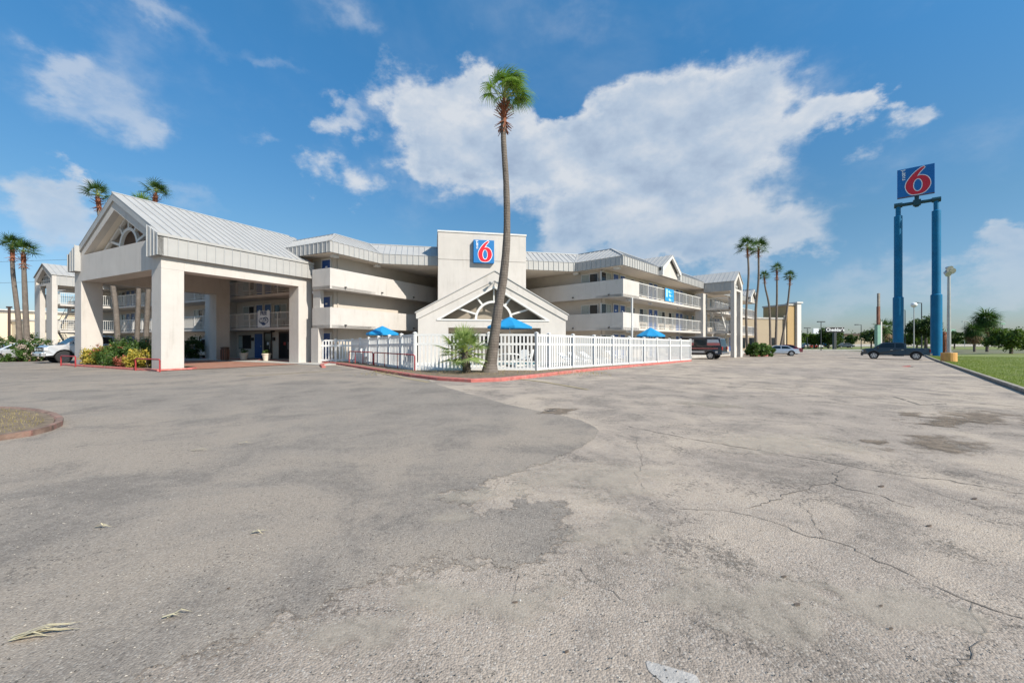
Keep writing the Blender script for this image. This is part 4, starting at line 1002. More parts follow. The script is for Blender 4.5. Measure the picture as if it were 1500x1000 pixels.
for s_ in (1, -1):
    xe = eR if s_ > 0 else eL; base = None
    n = 20; W = 8.8 / n
    mb_ = MB(); mb_.box(min(0, -s_ * .25), max(0, -s_ * .25), 0, W - .004, zF, ze - .0); mb_.mi = 1; mb_.box(min(0, s_ * .03), max(0, s_ * .03), W - .022, W, zF, ze - .02)
    me = mesh('fascia_panel', mb_, ['roof', 'seam'])
    for k in range(n): link('fascia_panel', me, pc, A, (xe, -.25 + W * k, 0))
    m = MB(); m.box(xe, xe + s_ * .06, -.28, 8.56, ze - .10, ze + .03); part('gutter', m, 'roof', pc, A)
    m = MB(); m.box(xe, xe - s_ * .25, -.07, 8.55, ze - .01, ze + .0); part('gutter_bed', m, 'roof', pc, A)
# drive paving and red nosing
def plan(fr, pts): return [(fr.w(x, y).x, fr.w(x, y).y) for x, y in pts]
sheet('drive_paving', plan(A, [(-9.9, 1.6), (-1.2, 1.6), (-1.2, -.2), (.55, -.2), (.9, 3), (1.2, 8.2), (-1, 8.9), (-14, 8.9), (-14, 7), (-9.9, 7)]), 'pavers', .03)
kerb('red_kerb', [(p[0], p[1]) for p in plan(A, [(-11.6, -.45), (-9, -.5), (-5, -.5), (-1.4, -.45), (.35, -.3), (.55, .2), (.6, 1.1), (.2, 1.5)])], 'kerb_red', .18, .11)
sheet('flower_bed_soil', plan(A, [(-11.6, -.4), (.4, -.25), (.5, 1.1), (-1.2, 1.3), (-1.2, 2.2), (-9.9, 2.2), (-11.6, 1.2)]), 'soil', .09)
kerb('sidewalk_kerb', [(p[0], p[1]) for p in plan(A, [(-30, 8.7), (-14.2, 8.7), (-14, 9.1), (2.0, 8.2), (3.4, 6.6), (5.4, 5.2)])], 'kerb_red', .2, .10)

# red pipe guards by the two front columns
def pipe_guard(fr, x0, x1, y, label, h=.62):
    g = thing('pipe_guard', label, 'guard rail', fr, ((x0 + x1) / 2, y, 0), group='red pipe guards')
    m = MB(); m.tube([(x0, y, 0), (x0, y, h - .06), (x0 + .06, y, h), (x1 - .06, y, h), (x1, y, h - .06), (x1, y, 0)], .035, 8); part('hoop', m, 'rail_red', g, fr, sm=True)
    return g
pipe_guard(A, -1.4, 1.1, -.5, 'low red pipe hoop in front of the near canopy column')
pipe_guard(A, -10.4, -8.2, -.75, 'low red pipe hoop in front of the far canopy column')

# handrails beside the pool fence
def handrail(px0, Y0, px1, Y1, mids, label):
    a = P(px0, Y0, .12); b = P(px1, Y1, .12); g = link('handrail', None, None, W0, tuple((a + b) / 2), 0, label, None, 'red handrails', 'handrail')
    h = .74
    up = Vector((0, 0, h)); m = MB(); m.tube([a, a + up * .93, a.lerp(b, .03) + up, a.lerp(b, .97) + up, b + up * .93, b], .032, 8)
    part('rail', m, 'rail_red', g, sm=True)
    for f in mids: q = a.lerp(b, f); m = MB(); m.tube([q, q + up], .024, 6); part('upright', m, 'rail_red', g, sm=True)
handrail(511.5, 26.0, 546.5, 23.6, (.27, .6), 'farther red pipe handrail outside the left fence')
handrail(548.0, 23.4, 607.5, 19.05, (.3, .63), 'nearer red pipe handrail outside the left fence')

# ---------------------------------------------------------------- stair porticos
def stair_portico(wg, x0, x1, ya, yb, label, group):
    """projects from y=yb (facade) to y=ya (front); wing coordinates"""
    fr = wg.fr; g = thing('stair_portico', label, 'staircase', fr, wg.pt((x0 + x1) / 2, (ya + yb) / 2) + (0,), group=group)
    zf, zt, zp = 7.0, 7.98, 9.22; xm_ = (x0 + x1) / 2; pw = .9 if wg.mir is False else 1.5
    for a_ in (x0, x1 - pw): m = MB(); wg.box(m, a_, a_ + pw, ya, ya + .38, -.6, zf); part('pillar', m, 'stucco', g, fr, bevel=.012)
    q = lambda x, z: (wg.x(x), z)
    m = MB(); y0, y1 = ya + wg.y0, ya + .3 + wg.y0
    m.prism([q(x0, zf), q(x0 + .42, zf), q(x0 + .42, zf + .55), q(xm_, zp - .5), q(xm_, zp - .1), q(x0, zt)], FXZ, y0, y1)
    m.prism([q(x1, zf), q(x1 - .42, zf), q(x1 - .42, zf + .55), q(xm_, zp - .5), q(xm_, zp - .1), q(x1, zt)], FXZ, y0, y1); part('gable_face', m, 'stucco', g, fr)
    m = MB(); wg.box(m, x0 + .42, x1 - .42, ya + .01, ya + .3, zf, zf + .22); part('gable_sill', m, 'stucco', g, fr)
    m = MB(); m.prism([q(x0 + .3, zf + .1), q(x1 - .3, zf + .1), q(x1 - .3, zf + .7), q(xm_, zp - .35), q(x0 + .3, zf + .7)], FXZ, ya + .5 + wg.y0, ya + .55 + wg.y0); part('gable_panel', m, 'dark', g, fr)
    lt = MB()
    for k in range(7): xx = x0 + .6 + k * (x1 - x0 - 1.2) / 6; hz = zp - .5 - 1.25 * abs(xx - xm_) / (xm_ - x0 - .0); wg.box(lt, xx - .05, xx + .05, ya + .32, ya + .4, zf + .3, max(zf + .45, hz))
    wg.box(lt, x0 + .45, x1 - .45, ya + .32, ya + .4, zf + .6, zf + .68); wg.box(lt, x0 + .9, x1 - .9, ya + .32, ya + .4, zf + 1.05, zf + 1.13); part('lattice', lt, 'trim', g, fr)
    for s_, xa in ((1, x0), (-1, x1)):
        m = MB(); wg.box(m, xa, xa + s_ * .12, ya + .3, yb, zf, zt); fs_ = part('fascia', m, 'roof', g, fr)
        sm_ = MB(); y = ya + .5
        while y < yb: wg.box(sm_, xa - s_ * .03, xa, y, y + .035, zf, zt); y += .44
        part('seams', sm_, 'seam', fs_, fr, kind='stuff')
        m = MB(); m.prism([q(xa - s_ * .08, zt - .02), q(xm_, zp), q(xm_, zp + .06), q(xa - s_ * .08, zt + .04)], FXZ, ya - .08 + wg.y0, yb + 2.2 + wg.y0); rf = part('roof', m, 'roof', g, fr)
        sm_ = MB(); y = ya + .3
        while y < yb + 2.1:
            pa = wg.pt(xa - s_ * .08, y); pb = wg.pt(xm_, y); sm_.bar((pa[0], pa[1], zt + .05), (pb[0], pb[1], zp + .07), .035, .045); y += .44
        part('seams', sm_, 'seam', rf, fr, kind='stuff')
    m = MB(); wg.box(m, x0 + .12, x1 - .12, ya + .55, yb, zf + .02, zf + .1); part('ceiling', m, 'soffit', g, fr)
    for z in (Z2, Z3):
        m = MB(); wg.box(m, x0 + .02, x1 - .02, ya + .56, ya + 1.5, z - .2, z); wg.box(m, x0 + .02, x0 + .2, ya + 1.5, yb, z - .2, z); wg.box(m, x1 - .2, x1 - .02, ya + 1.5, yb, z - .2, z); wg.box(m, x0 + .2, x1 - .2, yb - .5, yb, z - .2, z); part('landing', m, 'stucco', g, fr)
        for xs in (x0 + .04, x1 - .08):
            r_ = MB(); wg.box(r_, xs, xs + .05, ya + .6, yb, z + 1.05, z + 1.1); wg.box(r_, xs, xs + .05, ya + .6, yb, z + .08, z + .12)
            y = ya + .7
            while y < yb: wg.box(r_, xs + .012, xs + .038, y - .012, y + .012, z + .12, z + 1.05); y += .15
            part('railing', r_, 'trim', g, fr, kind='stuff')
        r_ = MB(); wg.box(r_, x0 + .1, x1 - .1, ya + .57, ya + .62, z + 1.05, z + 1.1); xx = x0 + .1
        while xx < x1 - .1: wg.box(r_, xx, xx + .025, ya + .58, ya + .605, z, z + 1.05); xx += .15
        part('railing', r_, 'trim', g, fr, kind='stuff')
    n = 14
    for z0, dirn in ((0.0, 1), (Z2, -1)):
        xa_, xb__ = (x0 + .4, x1 - .5) if dirn > 0 else (x1 - .5, x0 + .4)
        for k in range(n):
            xx = xa_ + (xb__ - xa_) * (k + .5) / n; z = z0 + Z2 * (k + 1) / n
            m = MB(); wg.box(m, xx - .14, xx + .14, ya + 1.55, ya + 2.65, z - .06, z); part('tread', m, 'concrete', g, fr)
        for yy in (ya + 1.52, ya + 2.68):
            pa = wg.pt(xa_, yy); pb = wg.pt(xb__, yy); m = MB(); m.bar((pa[0], pa[1], z0 + .02), (pb[0], pb[1], z0 + Z2 - .1), .05, .26); part('stringer', m, 'trim', g, fr)
            m = MB(); m.tube([(pa[0], pa[1], z0 + .95), (pb[0], pb[1], z0 + Z2 + .85)], .025, 6)
            for k in range(9): f = (k + .5) / 9; m.tube([(pa[0] + (pb[0] - pa[0]) * f, pa[1] + (pb[1] - pa[1]) * f, z0 + Z2 * f), (pa[0] + (pb[0] - pa[0]) * f, pa[1] + (pb[1] - pa[1]) * f, z0 + Z2 * f + .93)], .012, 4)
            part('stair_rail', m, 'trim', g, fr)
    return g
stair_portico(RW, 19.2, 22.7, -3.1, 0, 'white gabled outdoor staircase standing out from the right wing behind the van', 'gabled outdoor staircases')
stair_portico(LW, 34.6, 39.3, -3.6, 1.0, 'white gabled outdoor staircase of the left wing beside the silver pickup', 'gabled outdoor staircases')

# ---------------------------------------------------------------- pool fence
fence = link('picket_fence', None, None, W0, (0, 19.6, 0), 0, 'long white picket fence around the pool behind the red kerb', None, None, 'fence')
post_me = MB(); post_me.box(-.065, .065, -.065, .065, -.15, 1.90); post_me.add([(-.085, -.085, 1.90), (.085, -.085, 1.90), (.085, .085, 1.90), (-.085, .085, 1.90), (-.085, -.085, 1.93), (.085, -.085, 1.93), (.085, .085, 1.93), (-.085, .085, 1.93), (0, 0, 1.98)],
    [(3, 2, 1, 0), (0, 1, 5, 4), (1, 2, 6, 5), (2, 3, 7, 6), (3, 0, 4, 7), (4, 5, 8), (5, 6, 8), (6, 7, 8), (7, 4, 8)])
post_me = mesh('post', post_me, 'vinyl')
pk = MB(); pk.box(-.043, .043, -.018, .018, .14, 1.80); picket_me = mesh('picket', pk, 'vinyl')
npk = 0; rest = MB()
def fence_run(a, b, n, z0, z1, h0=1.0, h1=1.0, spacing=.185, last=True, lean=None):
    global npk
    a = Vector(a); b = Vector(b); L = (b - a).length; ang = math.atan2(b.y - a.y, b.x - a.x); u = (b - a).normalized()
    for i in range(n + (1 if last else 0)):
        f = i / n; p = a.lerp(b, f); o = link('post', post_me, fence, W0, (p.x, p.y, z0 + (z1 - z0) * f), ang); o.scale.z = h0 + (h1 - h0) * f
        if lean == i: o.rotation_euler.y = R(-2.5)
    for i in range(n):
        f0, f1 = i / n, (i + 1) / n; p, q = a.lerp(b, f0) + u * .06, a.lerp(b, f1) - u * .06
        za, zb = z0 + (z1 - z0) * f0, z0 + (z1 - z0) * f1; ha, hb = h0 + (h1 - h0) * f0, h0 + (h1 - h0) * f1
        for hh, th in ((1.82, .10), (1.37, .11), (.14, .12)):
            m = MB(); m.bar((p.x, p.y, za + hh * ha), (q.x, q.y, zb + hh * hb), .05, th); part('rail', m, 'vinyl', fence)
        k = int(round((q - p).length / spacing))
        for j in range(1, k):
            f = j / k; c = p.lerp(q, f); z = za + (zb - za) * f; h = ha + (hb - ha) * f
            if npk < 298:
                o = link('picket', picket_me, fence, W0, (c.x, c.y, z), ang); o.scale.z = h; npk += 1
            else: rest.bar((c.x, c.y, z + .14 * h), (c.x, c.y, z + 1.8 * h), .086, .036, (math.cos(ang), math.sin(ang), 0))
fence_run((-4.74, 19.6), (-1.13, 19.6), 1, 0, 0, last=False)
fence_run((-1.13, 19.6), (1.2, 19.6), 1, 0, 0, last=False)
fence_run((1.2, 19.6), (1.88, 20.42), 1, 0, -.02, last=False)
fence_run((1.88, 20.42), (14.9, 33.5), 9, -.02, -.14, 1.0, .94, lean=6)
fence_run((-4.74, 19.6), (-10.96, 27.5), 6, 0, .12, 1.0, .80, last=False)
fence_run((-10.96, 27.5), (-13.1, 27.2), 2, .12, .12, .80, .79)
if rest.v: part('pickets', rest, 'vinyl', fence, kind='stuff')
# taller corner post faces

# ---------------------------------------------------------------- pool, parasols, chairs behind the fence
m = MB(); m.slab([(-3.0, 21.6), (2.4, 22.6), (4.4, 25.6), (-2.6, 24.4)], .13, .21); pool = link('pool_coping', mesh('pool_coping', m, 'coping'), kind='structure')
m = MB(); m.slab([(-2.7, 21.9), (2.2, 22.85), (3.8, 25.2), (-2.35, 24.1)], .212, .216); link('pool_water', mesh('pool_water', m, 'water'), kind='structure')
def parasol(x, y, zrim, ztop, rad, label, tilt=0.0):
    g = link('parasol', None, None, W0, (x, y, .13), 0, label, None, 'blue pool parasols', 'parasol')
    m = MB(); n = 8; N = n * 2
    vs = [(x, y, ztop)]
    for ring, (rr, f) in enumerate(((.35, .34), (.7, .69), (1.0, 1.0))):
        for k in range(N):
            t = 2 * math.pi * k / N + .2; sc = 1.0 if k % 2 == 0 else .945; dz = 0 if k % 2 == 0 else -.0
            vs.append((x + rad * rr * sc * math.cos(t), y + rad * rr * sc * math.sin(t), ztop - (ztop - zrim) * f - (0 if k % 2 == 0 else .025 * ring)))
    for k in range(N):
        t = 2 * math.pi * k / N + .2; sc = 1.0 if k % 2 == 0 else .95; vs.append((x + rad * sc * math.cos(t), y + rad * sc * math.sin(t), zrim - .12))
    fs = [(0, 1 + k, 1 + (k + 1) % N) for k in range(N)]
    for r in range(3):
        for k in range(N): fs.append((1 + r * N + k, 1 + (r + 1) * N + k, 1 + (r + 1) * N + (k + 1) % N, 1 + r * N + (k + 1) % N))
    m.add(vs, fs); part('canopy', m, 'umbrella', g)
    m = MB(); m.tube([(x, y, .13), (x, y, ztop + .08)], .025, 8); part('pole', m, 'trim', g)
    m = MB(); m.cyl(x, y, .13, .22, .25); part('base', m, 'dark', g)
    for k in range(8):
        t = 2 * math.pi * k / 8 + .2; m = MB(); m.bar((x, y, ztop - .06), (x + rad * .97 * math.cos(t), y + rad * .97 * math.sin(t), zrim - .03), .018, .018); part('rib', m, 'trim', g)
def table(x, y, label):
    g = link('patio_table', None, None, W0, (x, y, .13), 0, label, None, 'patio tables', 'table'); m = MB(); m.cyl(x, y, .80, .84, .48, n=20); part('tabletop', m, 'plastic', g)
    for k in range(4): t = R(45 + 90 * k); m = MB(); m.tube([(x + .38 * math.cos(t), y + .38 * math.sin(t), .13), (x + .26 * math.cos(t), y + .26 * math.sin(t), .80)], .022, 6); part('leg', m, 'plastic', g)
def chair(x, y, rz, label):
    fr = Frame(x, y, rz); g = thing('patio_chair', label, 'chair', fr, (0, 0, .13), group='white patio chairs')
    m = MB(); m.box(-.24, .24, -.22, .24, .53, .57); part('seat', m, 'plastic', g, fr, bevel=.01)
    m = MB(); F = lambda u, v, d: (u, .22 + (v - .56) * .22 + d, v)
    m.prism([(-.24, .57), (.24, .57), (.26, .95), (.17, 1.06), (-.17, 1.06), (-.26, .95)], F, 0, .03); part('backrest', m, 'plastic', g, fr)
    for sx in (-1, 1):
        m = MB(); m.box(sx * .25, sx * .30, -.2, .28, .76, .79); part('armrest', m, 'plastic', g, fr)
        for sy in (-.2, .22): m = MB(); m.tube([(sx * .26, sy * 1.1, .13), (sx * .24, sy, .77 if sy < 0 else .56)], .022, 6); part('leg', m, 'plastic', g, fr)
def lounger(x, y, rz, label):
    fr = Frame(x, y, rz); g = thing('sun_lounger', label, 'lounger', fr, (0, 0, .13), group='white loungers behind the fence')
    m = MB(); m.box(-.32, .32, -.95, .3, .42, .47); part('seat', m, 'plastic', g, fr)
    m = MB(); m.prism([(.3, .47), (.3, .42), (.86, .78), (.84, .83)], lambda u, v, d: (d, u, v), -.32, .32); part('backrest', m, 'plastic', g, fr)
    for sx in (-.29, .29):
        for sy in (-.85, .25): m = MB(); m.box(sx - .02, sx + .02, sy - .02, sy + .02, .13, .42); part('leg', m, 'plastic', g, fr)
c = P(560, 25.6, 0); parasol(c.x, c.y, 2.02, 2.5, 1.0, 'blue parasol left of the pool house, seen over the left fence'); table(c.x, c.y, 'white round table under the left blue parasol')
chair(c.x - .8, c.y - .4, 1.3, 'white patio chair left of the table under the left parasol')
c = P(747, 22.0, 0); parasol(c.x, c.y, 2.32, 2.86, 1.25, 'blue parasol right behind the tall leaning palm trunk'); table(c.x, c.y, 'white round table under the parasol behind the tall palm')
chair(c.x + .65, c.y - .55, -.5, 'white patio chair on the near right side of the middle table'); chair(c.x + .95, c.y + .5, -1.9, 'white patio chair on the far right side of the middle table'); chair(c.x - .7, c.y + .5, 2.2, 'white patio chair on the left side of the middle table')
c = P(953, 31.4, 0); parasol(c.x, c.y, 1.98, 2.6, 1.1, 'blue parasol beyond the right-hand fence, below the right wing'); table(c.x, c.y, 'white round table under the right blue parasol')
for i, (px, Y, rz) in enumerate([(838, 23.4, .9), (852, 24.8, .9), (868, 26.2, .9), (905, 29.0, .8)]):
    c = P(px, Y, 0); lounger(c.x, c.y, rz, ['white lounger nearest the front corner behind the right fence', 'second white lounger back behind the right fence', 'third white lounger back behind the right fence', 'farthest white lounger behind the right fence'][i])
# ---------------------------------------------------------------- fan palms
def frond_mesh(mb, base, az, el, pet, rad, r, nb=20, droop=1.0, wind=(0, 0), width=.05, segs=3):
    """stalk plus a pleated fan of blades with hanging tips"""
    d = Vector((math.cos(az) * math.cos(el), math.sin(az) * math.cos(el), math.sin(el)))
    base = Vector(base); pts = [base]; p = base.copy(); dd = d.copy()
    for k in range(4):
        dd = (dd + Vector((wind[0] * .10, wind[1] * .10, -.10 * droop))).normalized(); p = p + dd * pet / 4; pts.append(p.copy())
    mb.mi = 1; mb.tube(pts, [.028, .024, .02, .018, .014] if pet > .5 else [.018, .015, .013, .011, .009], 4, caps=False); mb.mi = 0
    side = dd.cross(Vector((0, 0, 1)));
    if side.length < .05: side = Vector((math.sin(az), -math.cos(az), 0))
    side.normalize(); nrm = side.cross(dd).normalized()
    # fans tip forward a little against the stalk
    for k in range(nb):
        a = R(-112 + 224 * (k + .5) / nb) + r.uniform(-.04, .04); L = rad * (1 - .22 * abs(a) / 2) * r.uniform(.88, 1.08)
        b = (dd * math.cos(a) + side * math.sin(a) + nrm * (.16 * math.cos(a * 2) - .05)).normalized()
        perp = b.cross(nrm).normalized(); w = width * rad * (1 if segs > 2 else 1.5)
        q = p.copy(); vs = []; dv = b.copy()
        for s in range(segs + 1):
            f = s / segs; ww = w * (.35 + 1.3 * f if f < .45 else (1 - f) * 1.75) * .5
            if s == segs: ww = w * .03
            tw = nrm * (.35 * ww)
            vs += [q - perp * ww + tw, q + perp * ww - tw]
            dv = (dv + Vector((wind[0] * .2, wind[1] * .2, -.62 * droop * (f ** 1.5 + .06)))).normalized()
            q = q + dv * L / segs
        mb.add(vs, [(2 * s, 2 * s + 1, 2 * s + 3, 2 * s + 2) for s in range(segs)])

def crown_dirs(n, r, top=82, low=-42, bias=1.0):
    out = []
    for i in range(n):
        f = (i + .5) / n; el = R(top + (low - top) * f ** bias); out.append((i * 2.39996 + r.uniform(-.3, .3), el + r.uniform(-.12, .12)))
    return out

def palm(label, trunk_pts, radii, crown_scale, seed, group='tall fan palms', mats=('fan_leaf_dark', 'petiole'), n=26, nb=13, wind=(.35, 0), skirt=.9, separate=False, low=-42, droop=1.0, dead=0, pet=.8, skirt_r=1.0, topel=82, hang=0):
    base = trunk_pts[0]; r = random.Random(seed)
    g = link('fan_palm', None, None, W0, tuple(base), 0, label, None, group, 'palm tree')
    # smooth trunk
    tp = [Vector(p) for p in trunk_pts]; pts = []; rad = []
    N = 7 if not separate else 10
    for i in range(len(tp) - 1):
        p0 = tp[max(i - 1, 0)]; p1 = tp[i]; p2 = tp[i + 1]; p3 = tp[min(i + 2, len(tp) - 1)]
        for k in range(N):
            t = k / N; pts.append(.5 * ((2 * p1) + (p2 - p0) * t + (2 * p0 - 5 * p1 + 4 * p2 - p3) * t * t + (3 * p1 - p0 - 3 * p2 + p3) * t ** 3)); rad.append((radii[i] * (1 - t) + radii[i + 1] * t) * r.uniform(.97, 1.03))
    pts.append(tp[-1]); rad.append(radii[-1])
    m = MB(); m.tube(pts, rad, 14 if separate else 9); part('trunk', m, 'trunk', g, sm=True)
    top = tp[-1]; ax = (tp[-1] - tp[-2]).normalized(); tr = radii[-1]; cs = crown_scale
    # old leaf bases below the crown, each a ragged scale
    m = MB(); q0 = top - ax * skirt; nrow = 8 if separate else 5
    for row in range(nrow):
        c = q0 + ax * (skirt * row / nrow); flare = (1.0 + 1.1 * math.sin(math.pi * min(1, (row + .6) / nrow))) * tr * skirt_r
        for k in range(9):
            t = 2 * math.pi * (k + .5 * (row % 2)) / 9 + r.uniform(-.2, .2); o = Vector((math.cos(t), math.sin(t), 0)); L = r.uniform(.5, 1.1) * skirt * .2
            dn = -1 if row < nrow * .35 else 1
            a_ = c + o * tr * .8; b_ = c + o * flare + Vector((0, 0, dn * L)); sd_ = Vector((-o.y, o.x, 0)) * tr * r.uniform(.25, .45)
            m.add([a_ - sd_, a_ + sd_, b_ + sd_ * .5, b_ - sd_ * .5, a_ + o * tr * .25 + Vector((0, 0, .02))], [(0, 1, 2, 3), (0, 3, 4), (3, 2, 4), (2, 1, 4)])
    m.tube([q0, top - ax * skirt * .25, top + ax * .15], [tr * 1.05, tr * 1.15, tr * .6], 9); part('leaf_bases', m, 'boot', g)
    if dead:
        m = MB()
        for i in range(dead): frond_mesh(m, top - ax * r.uniform(.1, .5) * cs, r.uniform(0, 6.28), R(r.uniform(-75, -20)), pet * cs * 1.3, .75 * cs, r, 9, 1.0, wind, .07, 2)
        part('dead_fronds', m, ['dead_leaf', 'dead_leaf'], g, kind='stuff')
    dirs = crown_dirs(n, r, topel, low)
    if separate:
        for az, el in dirs:
            m = MB(); frond_mesh(m, top + ax * r.uniform(0, .3), az, el, pet * cs * r.uniform(.85, 1.1), cs * r.uniform(.85, 1.05), r, nb, droop, wind, .052, 4); part('frond', m, list(mats), g)
    else:
        m = MB()
        for az, el in dirs: frond_mesh(m, top + ax * r.uniform(0, .25), az, el, pet * cs * r.uniform(.8, 1.1), cs * r.uniform(.85, 1.05), r, nb, droop, wind, .075, 3)
        part('fronds', m, list(mats), g, kind='stuff')
    return g

YP = 18.3
tp = [P(717, YP, gz(0) + .05), P(724.5, YP, py=490), P(730, YP, py=450), P(738, YP, py=400), P(742.5, YP, py=340), P(741.5, YP, py=270), P(737.5, YP, py=200), P(738.5, YP, py=147)]
palm('tall leaning fan palm in front of the pool house, nearest and tallest in view', tp, [.31, .235, .215, .195, .165, .14, .125, .115], .90, 11, group='', mats=('fan_leaf', 'petiole'), n=30, nb=26, wind=(1.1, .0), skirt=1.3, separate=True, low=22, topel=88, pet=.9, skirt_r=2.0, droop=1.6)
# root flare
m = MB(); m.tube([(tp[0].x, YP, -.02), (tp[0].x + .02, YP, .12), (tp[0].x + .05, YP, .5)], [.46, .39, .30], 14); part('trunk_foot', m, 'trunk', bpy.data.objects['fan_palm'], sm=True)

# short fan palm beside it
yq = 18.0
sp = link('dwarf_palm', None, None, W0, tuple(P(683, yq, .1)), 0, 'short bushy fan palm with pale fronds left of the tall palm trunk', None, None, 'palm tree')
m = MB(); b0 = P(684, yq, .08); b1 = P(680, yq, 1.0); m.tube([b0, b0.lerp(b1, .4) + Vector((.02, 0, 0)), b1], [.17, .19, .16], 12)
rr = random.Random(5)
for i in range(70):
    f = rr.random(); c = b0.lerp(b1, f); t = rr.uniform(0, 6.28); o = Vector((math.cos(t), math.sin(t), 0)); sd_ = Vector((-o.y, o.x, 0)) * .04; m.add([c + o * .15 - sd_, c + o * .15 + sd_, c + o * .26 + Vector((0, 0, .12))], [(0, 1, 2)])
part('trunk', m, 'bark', sp)
for i, (az, el) in enumerate(crown_dirs(30, rr, 84, -32)):
    m = MB(); frond_mesh(m, b1, az, el, rr.uniform(.55, .8), rr.uniform(.58, .72), rr, 20, .35, (.1, 0), .085, 3); part('frond', m, ['fan_leaf_pale', 'petiole'], sp)

def PT(pxs, Y, z0=None):
    out = []
    for i, (px, py) in enumerate(pxs): out.append(P(px, Y, py=py) if i or z0 is None else P(px, Y, z0))
    return out
W1 = (.75, 0)
CK = dict(n=20, nb=14, low=8, topel=88, pet=.75, droop=.9)
palm('left palm of the leaning pair at the far left edge', PT([(29, 525), (27, 470), (19, 400), (18, 362)], 38, .05), [.24, .19, .16, .14], .88, 21, wind=W1, skirt=1.1, skirt_r=1.9, **CK)
palm('right palm of the leaning pair at the far left edge', PT([(40, 525), (38, 470), (36, 420), (34, 370)], 37, .05), [.25, .20, .18, .15], .95, 22, wind=(.95, 0), skirt=1.2, skirt_r=1.9, **CK)
palm('palm rising just left of the canopy gable peak', PT([(174, 530), (172, 488), (167, 430), (150, 340), (143, 287)], 34, .05), [.25, .21, .19, .16, .15], .84, 23, wind=(.25, 0), skirt=1.15, skirt_r=1.9, **CK)
palm('palm showing only frond tips above the canopy ridge', PT([(202, 530), (201, 490), (203, 430), (205, 350), (207, 303)], 35, .05), [.22, .19, .17, .15, .14], .8, 24, wind=(.1, 0), mats=('fan_leaf', 'petiole'), **CK)
palm('palm with red brown leaf bases above the canopy ridge', PT([(213, 530), (214, 490), (217, 430), (222, 340), (228, 284)], 34, .05), [.23, .2, .18, .16, .15], .84, 25, wind=(1.0, 0), skirt=1.0, skirt_r=1.9, **CK)
def gpt(px, Y): return gz((px - 750) / FPX * Y) + .05
CK['low'] = -15; CK['n'] = 24
palm('tallest palm left of the pair beside the right staircase', PT([(1095, 515), (1093, 460), (1096.5, 400), (1094.5, 362)], 50, gpt(1095, 50)), [.17, .135, .12, .105], 1.0, 31, wind=(-.35, 0), skirt=1.0, skirt_r=2.6, **CK)
palm('tall palm right of the pair beside the right staircase', PT([(1107.5, 515), (1107, 455), (1111, 410), (1111, 364)], 51, gpt(1107, 51)), [.20, .155, .125, .105], 1.05, 32, wind=(.4, 0), skirt=1.0, skirt_r=2.6, **CK)
palm('left and shortest of three thin palms before the tan building', PT([(1128.5, 512), (1127, 452), (1121, 420), (1119.5, 405)], 61, gpt(1128, 61)), [.17, .14, .12, .105], .72, 33, wind=(.1, 0), skirt=.9, skirt_r=2.2, **CK)
palm('straight middle palm of three before the tan building', PT([(1136, 512), (1138, 440), (1138, 394)], 61, gpt(1136, 61)), [.18, .14, .115], .74, 34, wind=(.2, 0), skirt=1.4, skirt_r=3.0, **CK)
palm('right palm of three, leaning over the tan building', PT([(1141.5, 512), (1151.5, 462), (1157, 415), (1157, 405)], 61, gpt(1141, 61)), [.17, .14, .12, .105], .76, 35, wind=(.1, 0), skirt=1.1, skirt_r=2.4, **CK)
palm('bushy palm with dry skirt, left of two on the lawn', PT([(1427.5, 513), (1427, 495), (1426, 484)], 74, gpt(1427, 74)), [.2, .17, .16], 1.7, 41, wind=(0, 0), n=46, low=-40, droop=1.5, dead=40, pet=.35, group='palms on the far lawn', skirt=.6)
palm('larger bushy palm with dry skirt, right of two on the lawn', PT([(1446, 513), (1446, 490), (1445, 468)], 74, gpt(1446, 74)), [.24, .2, .19], 2.1, 42, wind=(0, 0), n=54, low=-40, droop=1.5, dead=46, pet=.4, group='palms on the far lawn', skirt=.7)
palm('palm behind the green pylon, left of the blue poles', PT([(1294, 512), (1294, 485), (1294, 479)], 95, -.4), [.3, .28, .25], 1.6, 43, wind=(.2, 0), n=34, low=-70, dead=16, pet=.7, group='palms on the far lawn')
palm('palm between the green pylon and the left blue pole', PT([(1303, 512), (1303, 490), (1303, 481)], 100, -.4), [.3, .28, .25], 1.6, 44, wind=(.2, 0), n=34, low=-70, dead=18, pet=.7, group='palms on the far lawn')

